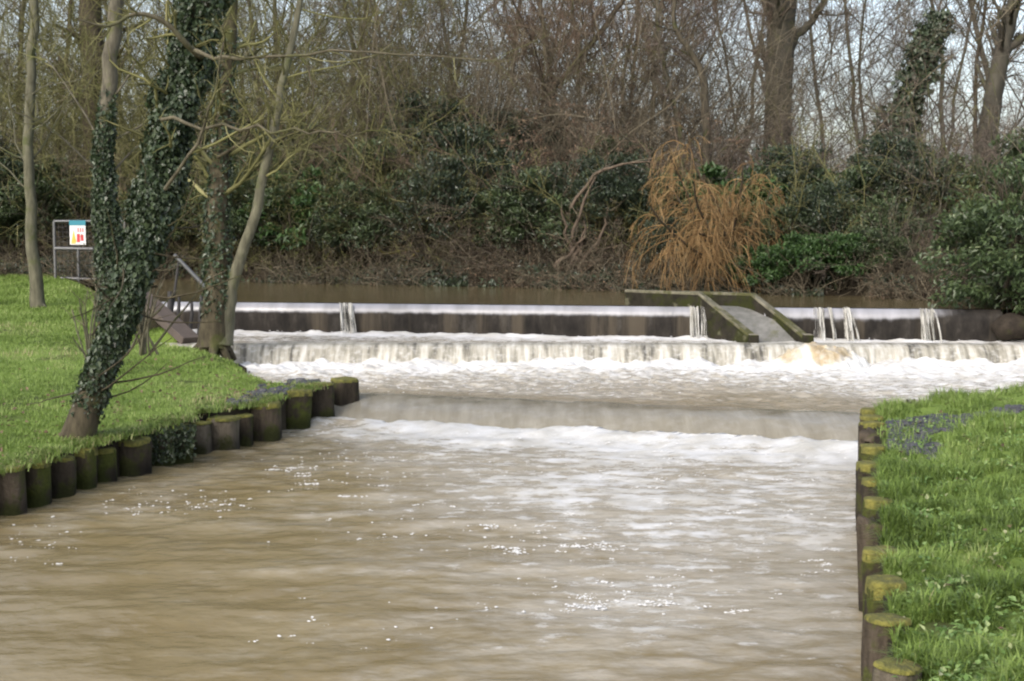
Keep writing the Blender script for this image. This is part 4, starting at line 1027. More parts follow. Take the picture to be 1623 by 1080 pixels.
SH = [ # px, depth, kind, scale, label
 (-30, 29.5, 'holly', 1.1, 'dark evergreen at the far left behind the slim pale tree'), (55, 30.5, 'laurel', 1.0, 'dark evergreen behind the left post of the railings'), (130, 31, 'brown', 1.25, 'brown thicket behind the warning sign'),
 (10, 28.6, 'brown', 1.1, 'brown thicket left of the railings'), (225, 29, 'olive', 1.0, 'mossy tangle behind the leaning ivy tree'), (300, 28, 'brown', 1.2, 'brown thicket between the leaning tree and the twin stemmed tree'),
 (265, 32, 'laurel', 1.25, 'dark evergreen set back behind the handrail'), (340, 31, 'holly', 1.3, 'tall evergreen behind the dark stem of the twin tree'),
 (440, 29.5, 'laurel', 1.25, 'evergreen with lit top behind the pale slanting stem'), (520, 27.5, 'olive', 1.1, 'mossy olive bush right of the pale slanting stem'), (430, 26.8, 'holly', .62, 'low dark evergreen at the pond edge by the pale stem'),
 (480, 26.2, 'olive', .75, 'lower mossy bush overhanging the pond near the twin tree'), (575, 28.5, 'laurel', 1.1, 'evergreen behind the mossy olive bush'), (610, 26.5, 'olive', .95, 'mossy bush with level shelves beside the dark hollow'),
 (540, 26.0, 'holly', .55, 'low evergreen at the pond edge under the olive bush'), (690, 29.5, 'holly', 1.3, 'dark evergreen filling the back of the hollow'), (660, 27.8, 'grey', .8, 'grey twiggy bush inside the dark hollow'),
 (745, 28, 'holly', 1.05, 'dark evergreen right of the hollow'), (740, 25.6, 'brown', .85, 'brown arching thicket at the mouth of the hollow'), (800, 27, 'russet', .95, 'russet leaved bush above the brown bank'),
 (830, 26.2, 'laurel', .85, 'dark green evergreen in the russet growth'), (825, 24.8, 'brown', .85, 'matted brown thicket over the far bank'), (880, 27.2, 'russet', 1.0, 'second russet bush left of the dead roots'),
 (905, 25.6, 'holly', .8, 'dark evergreen behind the dead roots'), (905, 24.0, 'brown', .80, 'brown brambles round the dead roots'), (960, 26.6, 'russet', 1.0, 'russet bush right of the dead roots'),
 (975, 24.6, 'holly', .82, 'dark evergreen between dead roots and orange willow'), (1000, 23.4, 'brown', .75, 'brown brambles left of the orange willow'), (1035, 26.6, 'purple', 1.05, 'purplish twiggy bush behind the orange willow'),
 (1090, 26.0, 'laurel', .85, 'dark evergreen close behind the orange willow'), (1165, 26.6, 'green', 1.5, 'green bush showing over the orange willow'), (1130, 23.6, 'laurel', .62, 'dark evergreen in the heart of the orange willow'),
 (1200, 28, 'grey', 1.0, 'grey hazel at the foot of the massive trunk'), (1255, 25.2, 'holly', .86, 'dark evergreen right of the orange willow'), (1290, 24.6, 'purple', .92, 'purplish hazel spreading level twigs over the dark evergreens'),
 (1335, 24.2, 'laurel', .82, 'dark evergreen under the purplish hazel'), (1375, 25.5, 'purple', 1.0, 'purplish hazel left of the ivy pillar'), (1415, 24.4, 'holly', .85, 'dark evergreen at the foot of the ivy pillar'),
 (1350, 28.5, 'grey', 1.05, 'grey hazel on the skyline behind the purplish ones'), (1300, 31, 'purple', 1.1, 'hazel on the skyline right of the massive trunk'),
 (1210, 21.0, 'green', .62, 'bright green low shrub beside the orange willow'), (1275, 20.7, 'green', .75, 'bright green low shrub at the pond edge behind the fish pass'), (1340, 20.6, 'green', .68, 'bright green low shrub right of the fish pass'),
 (1180, 21.4, 'laurel', .32, 'small dark shrub under the orange willow'), (1405, 20.6, 'brown', .52, 'brown thicket right of the low green shrubs'), (1455, 20.4, 'brown', .6, 'brown thicket left of the laurel at the weir end'),
 (1470, 22.5, 'olive', .75, 'olive twiggy bush behind the brown thicket by the laurel'), (1540, 23, 'grey', .95, 'grey twiggy bush behind the laurel at the weir end'), (1490, 24.5, 'laurel', .85, 'dark evergreen behind the olive twiggy bush'), (1600, 24, 'brown', 1.2, 'brown twiggy bush right behind the laurel'),
 (1520, 27, 'purple', 1.2, 'purplish hazel right of the ivy pillar'), (1650, 22, 'laurel', 1.0, 'dark evergreen past the laurel at the weir end'), (1580, 28, 'grey', 1.2, 'grey hazel below the forked tree'),
 (400, 25.9, 'low', .8, 'low dead brambles at the pond edge by the twin tree'), (560, 25.0, 'low', .8, 'low dead brambles under the mossy bush'), (690, 24.2, 'low', .85, 'low dead brambles below the dark hollow'), (790, 23.7, 'low', .8, 'low dead brambles below the russet bush'),
 (880, 23.0, 'low', .8, 'low dead brambles below the dead roots'), (960, 22.5, 'low', .75, 'low dead brambles behind the fish pass wall'), (1060, 22.2, 'low', .7, 'low dead brambles under the left of the willow'), (1440, 19.9, 'low', .6, 'low dead brambles beside the laurel at the weir end'), (640, 33, 'laurel', 1.4, 'tall evergreen far behind the dark hollow'), (820, 31, 'holly', 1.2, 'tall evergreen far behind the russet bushes'), (960, 30, 'laurel', 1.1, 'evergreen far behind the dead roots'),
 (405, 27.2, 'laurel', .9, 'mid green evergreen showing between the stems of the twin tree'), (500, 28.0, 'green', 1.5, 'yellowish green bush among the olive twigs'), (560, 27.0, 'laurel', .75, 'evergreen under the level mossy shelves'),
 (650, 26.0, 'olive', .85, 'mossy bush with drooping olive twigs over the hollow'), (700, 26.6, 'holly', .8, 'black green holly inside the hollow'), (790, 25.4, 'laurel', .7, 'dark evergreen patch low in the brown thicket'), (850, 25.2, 'holly', .75, 'dark evergreen left of the dead roots above the brambles'),
 (1020, 25.0, 'laurel', .8, 'dark evergreen above left of the orange willow'), (1240, 23.0, 'laurel', .6, 'dark evergreen over the bright low shrubs'), (1300, 23.0, 'holly', .62, 'dark holly behind the bright low shrubs'), (1390, 22.5, 'laurel', .6, 'dark evergreen above the right brown thicket'),
 (30, 28.8, 'laurel', .75, 'dark evergreen low between the slim pale tree and the railings'), (270, 27.0, 'laurel', .8, 'dark evergreen behind the handrail at the pond corner'),
 (395, 25.9, 'olive', .6, 'mossy bush at the water right behind the twin stemmed tree'), (445, 25.6, 'olive', .62, 'mossy twigs trailing to the pond below the pale slanting stem'), (505, 25.4, 'olive', .66, 'mossy twigs trailing to the pond right of the pale slanting stem'),
 (560, 25.1, 'brown', .7, 'brown thicket at the water under the mossy olive bush'), (610, 24.9, 'olive', .62, 'olive twigs at the water left of the hollow'), (665, 24.6, 'brown', .62, 'brown thicket at the water under the hollow'), (715, 24.4, 'grey', .55, 'grey twigs at the water right of the hollow'),
 (765, 24.2, 'brown', .75, 'matted brown thicket at the water below the russet bush'), (815, 23.9, 'brown', .72, 'matted brown thicket at the water left of the dead roots'), (865, 23.6, 'grey', .55, 'grey twigs at the water beside the dead roots'), (945, 23.1, 'brown', .7, 'brown thicket at the water right of the dead roots'),
 (1010, 22.7, 'brown', .62, 'brown thicket at the water by the left of the willow'), (1050, 22.3, 'holly', .42, 'small dark holly at the water left of the willow'), (1385, 20.5, 'laurel', .42, 'small dark evergreen at the water right of the low green shrubs'), (1430, 20.5, 'grey', .5, 'grey twigs at the water left of the laurel'),
 (330, 27.0, 'brown', .8, 'brown thicket at the pond corner behind the handrail'), (250, 27.6, 'brown', .85, 'brown thicket behind the leaning tree at the pond corner'), (90, 28.0, 'brown', .7, 'low brown thicket right behind the railings'),
 (160, 30, 'grey', 1.2, 'grey twiggy bush behind the ivied upright tree'), (370, 27.5, 'olive', .9, 'mossy bush seen between the two stems of the twin tree'),
]
for px, d, k, sc, lab in SH:
    if k in ('laurel', 'holly', 'green') and d > 22: d = max(d - (2.2 if d > 26 else 1.0), yf((px - PW / 2) / FPX * d) + .6)
    x = (px - PW / 2) / FPX * d
    z = zg_far(x, d) if d > yf(x) else .72
    if x < xl(d): z = max(z, float(z_left(np.array(x), np.array(d))))
    place(SP[k], x, d, z - .05, R.random() * 6.28, sc * (.84 if k in ('laurel', 'holly') else 1.0), lab, 'undergrowth on the far bank')

# --- masses nobody could count: brushwood between the trees and ground cover along the waterline
def brushwood(name, x0, x1, y0, y1, n, hmin, hmax, mk, label, up=.05, m=(9, 7)):
    x = R.uniform(x0, x1, n); y = R.uniform(y0, y1, n); y = np.maximum(y, yf(x) + 1.5)
    z = z_far(x, y - yf(x)) - .05
    a = strands(np.stack([x, y, z], -1), np.stack([R.normal(0, .38, n), R.normal(0, .3, n), np.ones(n)], -1), R.uniform(hmin, hmax, n), .011, .0055, 9, .2, .03)
    b = spawn(*a, m[0], .08, 1, .4, 1.35, .36, 6, .2, up * .6, .5, .0052); c = spawn(*b, m[1], .1, 1, .4, 1.1, .5, 5, .2, up * .5, .6, .004)
    V, F, T = merge([tubes(*a, 4), tubes(*b, 3), tubes(*c, 3)])
    o = link(name, mesh_np(name, V, F, M[mk], {'tint': T})); tag(o, label, kind='stuff')
brushwood('brushwood', -15, -3.0, 27.5, 38, 560, 3.0, 8.5, 'twig_olive', 'olive brown brushwood filling the wood on the left')
brushwood('brushwood', -3.5, 5.0, 26, 38, 520, 2.5, 8, 'twig_brown', 'brown brushwood filling the middle of the wood')
brushwood('brushwood', 3, 17, 25, 36, 400, 1.2, 3.5, 'twig_grey', 'grey brown brushwood filling the wood on the right')

brushwood('brushwood', -7, 6.0, 20, 25.5, 130, 1.0, 3.0, 'twig_olive', 'thin olive saplings and suckers along the far waterside')
brushwood('brushwood', -6, 4.5, 24.5, 30, 80, 1.6, 3.6, 'twig_russet', 'reddish brown brushwood along the front of the wood')
brushwood('brushwood', -10, -1, 26, 30, 80, 1.5, 4, 'twig_brown', 'tangled brown brushwood behind the two ivied trees')
n = 2600
x = R.uniform(-11, 7.5, n); s_ = R.exponential(.55, n); y = yf(x) + s_ - .12
dens = fbm(x * .8 + 5, s_ * .8, 3); k_ = (dens > .40) & (x < 5.9); x, y, s_ = x[k_], y[k_], s_[k_]; n = len(x)
a = strands(np.stack([x, y, z_far(x, np.maximum(s_ - .12, 0)) - .03], -1), np.stack([R.normal(0, .6, n), R.normal(-.35, .5, n), np.full(n, .8)], -1), R.uniform(.25, .95, n), .007, .004, 7, .16, -.13)
b = spawn(*a, 4, .2, 1, .4, 1.1, .45, 5, .2, -.06, .6, .0042)
V, F, T = merge([tubes(*a, 3), tubes(*b, 3)])
o = link('undergrowth', mesh_np('undergrowth', V, F, M['twig_brown'], {'tint': T})); tag(o, 'dead brown brambles hanging over the pond edge', kind='stuff')
n = 26000
x = R.uniform(-11, 6.2, n); s_ = R.exponential(.7, n); y = yf(x) + s_ - .05
k_ = fbm(x * .9 + 25, s_ * .9 + 3, 3) > .43; x, y, s_ = x[k_], y[k_], s_[k_]; n = len(x)
lump = fbm(x * 2.3 + 9, y * 2.3, 3)
c = np.stack([x, y, z_far(x, s_) + .02 + .42 * lump * R.random(n)], -1)
LV = leaves(c, R.normal(size=(n, 3)) * .7 + [0, -.5, -.4], R.normal(size=(n, 3)) * .4 + [0, -.5, .7], .075 * R.uniform(.5, 1.3, n), .05 * R.uniform(.5, 1.3, n))
o = link('ground_cover', mesh_np('ground_cover', LV[0], LV[1], M['leaf_holly'], {'tint': LV[2]}, smooth=False)); tag(o, 'dark ivy and evergreen ground cover on the far bank', kind='stuff')

# --- orange willow
b0 = P(1146, 440, 21.9); b0[2] = zg_far(b0[0], 21.9)
n = 10
D0 = np.stack([R.normal(.05, .40, n), R.normal(-.15, .4, n), R.uniform(.8, 1.3, n)], -1)
a = strands(np.repeat([b0], n, 0) + R.normal(size=(n, 3)) * [.12, .12, 0], D0, R.uniform(1.6, 2.5, n), .035, .012, 10, .10, -.01)
b = spawn(*a, 14, .3, 1, .4, 1.1, .45, 8, .18, -.22, .5, .006); c = spawn(*b, 5, .15, 1, .2, 1.1, .9, 8, .16, -.34, .6, .0042)
e_ = spawn(*c, 3, .1, .9, .2, .8, .6, 5, .16, -.28, .6, .003)
finish_tree('orange_willow', b0, [tubes(*a, 5)], [tubes(*b, 3), tubes(*c, 3), tubes(*e_, 3)], 'orange twigged willow drooping over the pond behind the fish pass', 'tree', 'bark_brown', 'twig_orange')

# --- dead roots / pale dead limbs on the far bank
b0 = P(915, 425, 22.9); b0[2] = zg_far(b0[0], 22.9)
ls = [path([P(x0, y0, 22.9), P((x0 + x1) / 2 + q, (y0 + y1) / 2, 22.8), P(x1, y1, 22.7)], [.04, .03, .012], 8, .03) for x0, y0, x1, y1, q in [(905, 430, 945, 280, -12), (915, 430, 965, 330, 6), (925, 430, 890, 330, -8), (935, 425, 970, 385, 4), (900, 430, 925, 350, 4), (880, 425, 930, 375, 0), (950, 430, 905, 380, 0)]]
l5 = path([P(905, 330, 22.9), P(945, 275, 22.8), P(985, 262, 22.7), P(1040, 258, 22.6)], [.03, .03, .022, .01], 10, .02); ls.append(l5)
a = [spawn(*l_, 5, .2, 1, .4, 1.1, .4, 5, .2, 0, .5, .006) for l_ in ls]
finish_tree('dead_tree', b0, [tubes(*l_, 6) for l_ in ls], [tubes(*q, 3) for q in a], 'pale brown dead limbs and roots jutting from the far bank', 'dead tree', 'bark_root', 'twig_brown', wood_name='limb', twig_name='twig')
# yellow mossy fallen branch
b0 = P(610, 402, 24.6)
ls = [path([P(590, 380, 24.6), P(608, 402, 24.5), P(635, 398, 24.4), P(665, 400, 24.4)], [.02, .03, .025, .012], 10, .015), path([P(640, 420, 24.4), P(655, 405, 24.4), P(668, 395, 24.4)], [.015, .02, .01], 6), path([P(668, 398, 24.4), P(672, 410, 24.3), P(690, 425, 24.3)], [.018, .014, .008], 6)]
M['yellow_moss'] = bark_mat('yellow moss bark', (.10, .085, .02), (.22, .18, .04), (.13, .12, .03), .5)
finish_tree('fallen_branch', b0, [tubes(*l_, 6) for l_ in ls], [], 'yellow mossy fallen branch at the pond edge below the hollow', 'branch', 'yellow_moss', 'twig_olive', wood_name='limb')

# --- laurel at the right end of the weir
R = np.random.default_rng(123)
b0 = np.array([6.55, 17.6, .75])
n = 16
a = strands(np.repeat([b0], n, 0) + R.normal(size=(n, 3)) * [.2, .2, 0], np.stack([R.normal(-.1, .6, n), R.normal(0, .5, n), np.ones(n)], -1), 1.7, .03, .01, 7, .12, .02); b = spawn(*a, 6, .3, 1, .4, 1.0, .4, 5, .15, .02, .5, .006)
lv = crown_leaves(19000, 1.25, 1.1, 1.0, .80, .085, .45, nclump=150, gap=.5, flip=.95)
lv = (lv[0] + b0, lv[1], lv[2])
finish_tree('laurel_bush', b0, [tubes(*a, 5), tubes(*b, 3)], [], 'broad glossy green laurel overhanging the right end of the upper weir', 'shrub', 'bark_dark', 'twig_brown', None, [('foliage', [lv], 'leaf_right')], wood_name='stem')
# rocks at the weir end
def rock(c, r, label):
    n, m = 14, 20
    th = np.linspace(0, math.pi, n)[:, None]; ph = np.arange(m)[None] * 2 * math.pi / m; sd = R.random() * 40
    q = 1 + .5 * (fbm(np.cos(ph) * np.sin(th) * 1.4 + sd, np.sin(ph) * np.sin(th) * 1.4 + np.cos(th) + sd, 3) - .5)
    V = np.stack([np.cos(ph) * np.sin(th) * q * r[0], np.sin(ph) * np.sin(th) * q * r[1], np.cos(th) * q * r[2] + 0 * ph], -1).reshape(-1, 3)
    o = link('rock', mesh_np('rock', V, grid_faces(n, m, True)[:, ::-1], M['rockm']), None, c); tag(o, label, 'rock', 'stones along the water edge'); return o
M['rockm'] = concrete_mat('wet brown rock', (.018, .015, .012), (.05, .04, .03), (.03, .033, .012), .3)
rock((6.05, 16.95, .60), (.24, .25, .17), 'dark rock under the laurel, against the end of the weir wall')
rock((6.5, 16.6, .42), (.34, .3, .25), 'larger brown rock under the laurel at the water edge')

# ------------------------------------------------------------------ railings with warning sign
d = 26.3
zb = float(z_left(np.array(P(120, 440, d)[0]), np.array(d)))
xa = P(88, 440, d)[0]; xb = P(200, 440, d)[0]; zt = P(88, 351, d)[2]; zm = P(88, 394, d)[2]
root = empty('railings', (xa, d, zb)); tag(root, 'grey steel railings with middle rail standing at the edge of the grass', 'railings')
O = np.array([xa, d, zb])
def bar(p, q, r, mat, name, par, O=O, sides=8):
    V, F, T = tubes(np.array([[p, q]], float), np.full((1, 2), r), sides)
    return link(name, mesh_np(name, V - O, F, M[mat]), par)
xm = P(125, 440, d)[0]
for xx in (xa, xm, xb): bar((xx, d, zb - .2), (xx, d, zt if xx != xm else zm), .028, 'steel', 'post', root)
bar((xa, d, zt), (xb, d, zt), .025, 'steel', 'rail', root); bar((xa, d, zm), (xb, d, zm - .02), .032, 'steel', 'rail', root); bar((xa + .1, d, zb + .10), (xb, d, zb + .05), .03, 'steel', 'rail', root)
# mesh infill of thin wires
W = [[(xx, d, zb + .1), (xx, d, zt)] for xx in np.arange(xa + .08, xb, .08)]
W += [[(xa, d, zz), (xb, d, zz)] for zz in np.arange(zb + .15, zt, .09)]
V, F, T = tubes(np.array(W, float), np.full((len(W), 2), .0018), 4)
link('wire_mesh', mesh_np('wire_mesh', V - O, F, M['steel']), root)

# sign: teal header, white panel, yellow triangle, red square and small print
sx0 = P(112, 370, d)[0]; sx1 = P(137, 370, d)[0]; sz1 = P(112, 350, d)[2]; sz0 = P(112, 388, d)[2]; yy = d - .05
O2 = np.array([(sx0 + sx1) / 2, yy, sz0])
sg = empty('warning_sign', O2); tag(sg, 'white warning sign with teal header and yellow and red symbols on the railings', 'sign')
def plate(x0, x1, z0, z1, y0, y1, mat, name, tri=False, par=None):
    if tri:
        V = np.array([[x0, y0, z0], [x1, y0, z0], [(x0 + x1) / 2, y0, z1], [x0, y1, z0], [x1, y1, z0], [(x0 + x1) / 2, y1, z1]]); F = [np.array([[0, 1, 2], [5, 4, 3]]), np.array([[0, 3, 4, 1], [1, 4, 5, 2], [2, 5, 3, 0]])]
    else: V, F, _ = box_v(x0, x1, y0, y1, z0, z1)
    return link(name, mesh_np(name, V - O2, F, M[mat], smooth=False), par or sg)
w = sx1 - sx0; hh = sz1 - sz0
pan = plate(sx0, sx1, sz0, sz1, yy - .004, yy + .004, 'white', 'panel')
plate(sx0 - .005, sx1 + .005, sz1 - .2 * hh, sz1 + .005, yy - .008, yy - .0041, 'teal', 'header', par=pan)
plate(sx0 + .08 * w, sx0 + .42 * w, sz0 + .10 * hh, sz0 + .62 * hh, yy - .007, yy - .0041, 'yellow', 'hazard_symbol', True, pan)
plate(sx0 + .08 * w, sx0 + .36 * w, sz0 + .04 * hh, sz0 + .09 * hh, yy - .007, yy - .0041, 'yellow', 'hazard_strip', par=pan)
plate(sx0 + .44 * w, sx0 + .64 * w, sz0 + .10 * hh, sz0 + .45 * hh, yy - .007, yy - .0041, 'red', 'prohibition_symbol', par=pan)
plate(sx0 + .68 * w, sx0 + .86 * w, sz0 + .16 * hh, sz0 + .42 * hh, yy - .007, yy - .0041, 'red', 'prohibition_symbol', par=pan)
for k in range(3): plate(sx0 + (.5 + .15 * k) * w, sx0 + (.57 + .15 * k) * w, sz0 + .52 * hh, sz0 + .70 * hh, yy - .007, yy - .0041, 'red', 'small_print', par=pan)

# ------------------------------------------------------------------ handrail, dark uprights and sloping plank at the left end of the weir
d = 18.2
O = P(300, 470, d)
root = empty('handrail', O); tag(root, 'grey metal handrail sloping down to the left end of the upper weir', 'handrail')
bar(P(276, 404, d), P(336, 466, d), .026, 'steel', 'rail', root, O); bar(P(283, 415, d), P(272, 500, d), .016, 'steel_dark', 'post', root, O); bar(P(336, 466, d), P(336, 520, d), .016, 'steel_dark', 'post', root, O)
labs = ['thick dark stake nearest the handrail post', 'short dark stake second from the handrail post', 'low dark stake half hidden in the trickling water', 'dark stake beside the twin stemmed tree']
for (px, y0, y1, r), lab in zip([(267, 462, 505, .045), (281, 468, 490, .024), (301, 478, 520, .026), (317, 468, 490, .03)], labs):
    p0 = P(px, y1 + 40, d - .05); p1 = P(px + 3, y0, d - .05)
    V, F, T = tubes(np.array([np.linspace(p0, p1, 5)]) + R.normal(size=(1, 5, 3)) * .006, np.array([[1.1, 1, .95, .9, .7]]) * r, 8)
    o = link('stake', mesh_np('stake', V - p0, F, M['steel_dark']), None, p0); tag(o, lab, 'stake', 'dark stakes at the left end of the weir')
# plank
p0 = P(222, 468, 17.6); p1 = P(303, 541, 16.8)
dv = nrm(p1 - p0); sv = nrm(np.cross(dv, [0, 0, 1.0])); uv = np.cross(sv, dv)
V = np.array([p + sv * a_ * .12 + uv * b_ * .05 for p in (p0, p1) for a_, b_ in ((-1, -1), (1, -1), (1, 1), (-1, 1))])
F = np.array([[0, 1, 2, 3], [7, 6, 5, 4], [0, 4, 5, 1], [1, 5, 6, 2], [2, 6, 7, 3], [3, 7, 4, 0]])
o = link('plank', mesh_np('plank', V - p0, F, M['plank'], smooth=False), None, p0); bevel(o, .008); tag(o, 'reddish brown timber plank sloping down the bank below the handrail', 'plank')
rock(tuple(P(240, 515, 17.6)), (.3, .22, .13), 'grey stone on the bank behind the plank')
rock(tuple(P(222, 500, 17.9)), (.22, .2, .12), 'dark stone tucked under the leaning ivy tree side of the plank')

# ------------------------------------------------------------------ loose slate and gravel
def gravel(c, r, name, label):
    n = len(c)
    base = np.array([[-1, -1, -.5], [1, -1, -.5], [1, 1, -.5], [-1, 1, -.5], [-.7, -.7, .5], [.7, -.7, .5], [.7, .7, .5], [-.7, .7, .5]])
    V = base[None] * (1 + .5 * (R.random((n, 8, 3)) - .5)) * r[:, None, None] * [1, 1, .7]
    a = R.random(n) * 6.28; ca, sa = np.cos(a)[:, None], np.sin(a)[:, None]
    X = V[..., 0] * ca - V[..., 1] * sa; Y = V[..., 0] * sa + V[..., 1] * ca
    V = np.stack([X, Y, V[..., 2] + .3 * X * (R.random((n, 1)) - .5)], -1) + c[:, None]
    f = np.array([[3, 2, 1, 0], [4, 5, 6, 7], [0, 1, 5, 4], [1, 2, 6, 5], [2, 3, 7, 6], [3, 0, 4, 7]])
    F = (f[None] + (np.arange(n) * 8)[:, None, None]).reshape(-1, 4)
    o = link(name, mesh_np(name, V.reshape(-1, 3), F, M['stone'], smooth=False)); tag(o, label, kind='stuff')
GR = [(G(1424, 688, .45), .17, .75), (G(1455, 668, .47), .33, .5), (G(1500, 651, .5), .34, .20), (G(1560, 640, .55), .35, .12)]
def gravel_mask(x, y):
    m_ = np.zeros_like(x)
    for c_, a_, b_ in GR: m_ = np.maximum(m_, np.exp(-((x - c_[0]) / a_) ** 2 - ((y - c_[1]) / b_) ** 2))
    return m_ + .35 * (fbm(x * 4, y * 4, 3) - .5)
n = 26000
y = R.uniform(8.6, 12.6, n); x = xr(y) + .1 + R.uniform(0, 2.2, n)
ok = gravel_mask(x, y) > .42; x, y = x[ok], y[ok]
gravel(np.stack([x, y, z_right(x, y) + .010], -1), .008 + .020 * R.random(len(x)) ** 2.5, 'gravel', 'dark slate gravel at the top of the right post row')
pk = []
for px, py, w_, n in [(385, 640, 14, 90), (425, 628, 18, 110), (440, 622, 20, 60), (495, 605, 16, 90), (360, 655, 20, 50)]:
    for _ in range(n):
        g = G(px + R.normal() * w_, py + R.normal() * 5, .35); pk.append(g)
pk = np.array(pk); ok = pk[:, 0] < xl(pk[:, 1]) - .02; pk = pk[ok]; pk[:, 2] = z_left(pk[:, 0], pk[:, 1]) + .02
gravel(pk, .018 + .035 * R.random(len(pk)) ** 2, 'gravel', 'loose dark slates lying behind the left posts')

# ------------------------------------------------------------------ grass
def blades(x, y, z, hgt, wid, lean, tint):
    n = len(x); a = R.random(n) * 6.28; dx, dy = np.cos(a), np.sin(a)
    b = np.stack([x, y, z - .01], -1); s = np.stack([-dy, dx, 0 * dx], -1) * (wid * .5)[:, None]
    l = np.stack([dx, dy, 0 * dx], -1) * (lean * hgt)[:, None]; up = np.array([0, 0, 1.0])
    h = hgt[:, None]
    m = b + l * .35 + up * h * .6; t = b + l + up * h * (1 - .35 * lean[:, None] ** 2)
    V = np.stack([b - s, b + s, m + s * .8, m - s * .8, t], 1).reshape(-1, 3)
    k = (np.arange(n) * 5)[:, None]
    return V, [k + np.array([[0, 1, 2, 3]]), k + np.array([[3, 2, 4]])], np.repeat(tint, 5)

n = 270000
y = 6.0 + 22 * R.random(n) ** 1.3
wdt = np.clip(.58 * y + xl(y), 1.2, 7.5)
x = xl(y) + .02 - wdt * R.random(n) ** 1.25
x = np.where(y > 13.3, x - .12, x)
pat = fbm(x * 1.3, y * 1.3, 4); clump = fbm(x * 6, y * 6, 2)
brown = np.clip(np.exp(-((y - 12.0) / .9) ** 2) * np.exp(-((x - (xl(y) - .45)) / .5) ** 2) + .75 * sstep(.56, .72, fbm(x * .9 + 50, y * .9, 3)), 0, 1)
keep = (R.random(n) > .12 + .5 * brown) & (clump > .22); x, y, pat, clump, brown = x[keep], y[keep], pat[keep], clump[keep], brown[keep]; n = len(x)
tint = np.clip(-.02 + .85 * pat + .32 * (clump - .5) + .15 * R.normal(size=n) + .40 * brown, 0, 1)
hg = (.022 + .05 * clump) * (.6 + .7 * R.random(n)) * (1 + .3 * sstep(14, 24, y))
V, F, T = blades(x, y, z_left(x, y), hg, .0055 * (.7 + .6 * R.random(n)) * (1 + sstep(12, 26, y)), .25 + .8 * R.random(n), tint)
o = link('grass', mesh_np('grass', V, F, M['grass'], {'tint': T})); tag(o, 'short green grass on the left bank', 'grass', kind='stuff')

n = 16000
y = 8.2 + 5.1 * R.random(n); x = xl(y) + R.normal(.0, .07, n); k_ = fbm(y * 3, x * 0, 3) + .2 * R.random(n) > .52; x, y = x[k_], y[k_]; n = len(x)
V, F, T = blades(x, y, z_left(np.minimum(x, xl(y) - .02), y), .03 + .05 * R.random(n), .005 * (.7 + .6 * R.random(n)), .5 + .8 * R.random(n), np.clip(.45 + .35 * R.normal(size=n), 0, 1))
o = link('grass', mesh_np('grass', V, F, M['grass'], {'tint': T})); tag(o, 'longer grass hanging over the tops of the left posts', 'grass', kind='stuff')

n = 230000
y = 3.3 + 9.6 * R.random(n) ** 1.25
x = xr(y) + .02 + (np.clip(.60 * y - xr(y), 1.0, 4)) * R.random(n) ** 1.2
x = np.where(y > 11.1, x + .15, x)
pat = fbm(x * 2.2 + 20, y * 2.2, 4); clump = fbm(x * 7, y * 7 + 30, 2)
grv = gravel_mask(x, y) > .36
keep = (clump > .30) & (~grv | (R.random(n) < .12)); x, y, pat, clump = x[keep], y[keep], pat[keep], clump[keep]; n = len(x)
tint = np.clip(-.18 + 1.05 * pat + .40 * (clump - .45) + .15 * R.normal(size=n), 0, 1)
hg = (.012 + .10 * sstep(.3, .75, clump)) * (.5 + .8 * R.random(n))
V, F, T = blades(x, y, z_right(x, y), hg, .0045 * (.7 + .6 * R.random(n)), .3 + 1.0 * R.random(n), tint)
# broad leaved weeds among the grass, part of the same sward
m = 4200
cy = 3.4 + 6.5 * R.random(420) ** 1.2; cx = xr(cy) + .1 + (.44 * cy - xr(cy)) * R.random(420)
k = R.integers(0, 420, m); wx = cx[k] + R.normal(size=m) * .05; wy = cy[k] + R.normal(size=m) * .05
dv = np.stack([wx - cx[k], wy - cy[k], np.full(m, .03)], -1) + R.normal(size=(m, 3)) * .02
LV = leaves(np.stack([wx, wy, z_right(wx, wy) + .02 + .045 * R.random(m)], -1), dv, np.array([0, 0, 1.0]) + R.normal(size=(m, 3)) * .35, .026 * (.6 + .9 * R.random(m)), .018 * (.6 + .9 * R.random(m)))
ok = wx > xr(wy) + .05
o = link('grass', mesh_np('grass', V, F, M['grass'], {'tint': T})); tag(o, 'lush tussocky grass on the right bank', 'grass', kind='stuff')
o = link('weeds', mesh_np('weeds', LV[0], LV[1], M['weed'], {'tint': LV[2]}, smooth=False)); tag(o, 'small broad leaved weeds in the right bank grass', 'weeds', kind='stuff')

n = 420
y = R.uniform(8.2, 15, n); x = xl(y) - .05 - np.abs(R.normal(0, 1.1, n)); x = np.where(y > 13.3, x - .3, x)
y2 = R.uniform(3.6, 11, n // 6); x2 = xr(y2) + .12 + R.random(n // 6) * 1.4
c = np.concatenate([np.stack([x, y, z_left(x, y) + .03], -1), np.stack([x2, y2, z_right(x2, y2) + .04], -1)]); n = len(c)
LV = leaves(c, R.normal(size=(n, 3)) * [1, 1, .3], R.normal(size=(n, 3)) * .4 + [0, 0, 1], .045 * R.uniform(.5, 1.3, n), .03 * R.uniform(.5, 1.3, n))
o = link('fallen_leaves', mesh_np('fallen_leaves', LV[0], LV[1], M['leaf_dead'], {'tint': LV[2]}, smooth=False)); tag(o, 'brown fallen leaves scattered over the grass of both banks', 'leaves', kind='stuff')

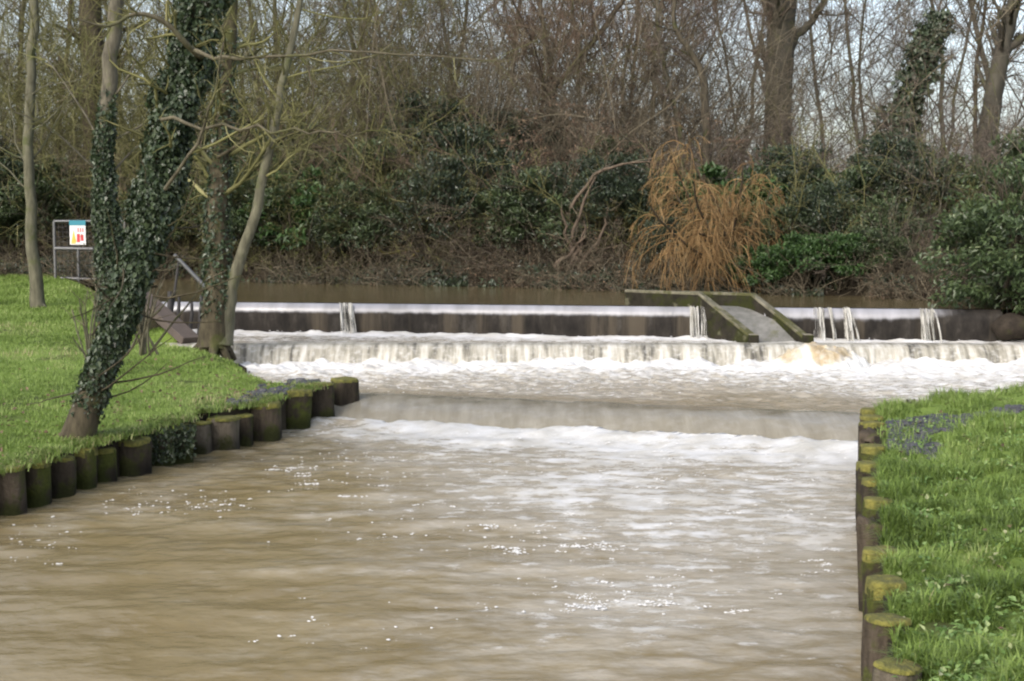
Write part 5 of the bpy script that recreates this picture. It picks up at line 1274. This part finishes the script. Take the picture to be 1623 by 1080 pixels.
# ivy trails on the left posts
pv = []
for px, pf, pt in [(250, 741, 684), (284, 735, 678)]:
    g = G(px, pf, 0)
    for _ in range(330):
        pv.append(P(px + R.uniform(-26, 26), R.uniform(pt - 4, pf - 8), g[1] - .03 - .03 * R.random()))
pv = np.array(pv); m = len(pv)
LV = leaves(pv, R.normal(size=(m, 3)) * .6 + [0, 0, -1], R.normal(size=(m, 3)) * .5 + [0, -1, .4], .035 * R.uniform(.6, 1.3, m), .028 * R.uniform(.6, 1.3, m))
o = link('ivy', mesh_np('ivy', LV[0], LV[1], M['leaf_ivy'], {'tint': LV[2]}, smooth=False)); tag(o, 'small ivy trailing over two posts in the left row', 'ivy')

# ------------------------------------------------------------------ sky, light, camera
w = bpy.data.worlds.new('World'); scene.world = w; w.use_nodes = True
N = w.node_tree.nodes; L = w.node_tree.links
sky = N.new('ShaderNodeTexSky'); sky.sky_type = 'NISHITA'; sky.sun_disc = False
EL, AZ = math.radians(38), math.radians(215)
sky.sun_elevation = EL; sky.sun_rotation = AZ; sky.air_density = 1.0; sky.dust_density = 4.0; sky.ozone_density = 1.0
hs = N.new('ShaderNodeHueSaturation'); hs.inputs['Saturation'].default_value = .62; hs.inputs['Value'].default_value = 2.3
L.new(sky.outputs[0], hs.inputs['Color'])
L.new(hs.outputs[0], N['Background'].inputs[0]); N['Background'].inputs[1].default_value = .15
sl = bpy.data.lights.new('sun', 'SUN'); sl.energy = .65; sl.angle = math.radians(25); sl.color = (1, .985, .96)
so = bpy.data.objects.new('sun', sl); COL.objects.link(so)
# direction towards the sun, Blender sky: rotation measured from +Y towards +X
sd = np.array([math.sin(AZ) * math.cos(EL), math.cos(AZ) * math.cos(EL), math.sin(EL)])
from mathutils import Vector
so.rotation_euler = Vector(sd).to_track_quat('Z', 'Y').to_euler()

cam = bpy.data.cameras.new('camera'); co = bpy.data.objects.new('camera', cam); COL.objects.link(co)
co.location = CAM; co.rotation_euler = (math.pi / 2 - PITCH, 0, 0)
cam.sensor_width = 36; cam.lens = 36 * FPX / PW; cam.clip_end = 2000; cam.clip_start = .05
scene.camera = co
scene.view_settings.view_transform = 'Standard'; scene.view_settings.look = 'None'; scene.view_settings.exposure = 0
scene.render.engine = 'CYCLES'
scene.cycles.use_denoising = True
try: scene.cycles.denoiser = 'OPENIMAGEDENOISE'
except Exception: pass
scene.cycles.filter_width = 2.2
scene.cycles.max_bounces = 6; scene.cycles.diffuse_bounces = 3; scene.cycles.glossy_bounces = 3; scene.cycles.transmission_bounces = 3; scene.cycles.transparent_max_bounces = 4
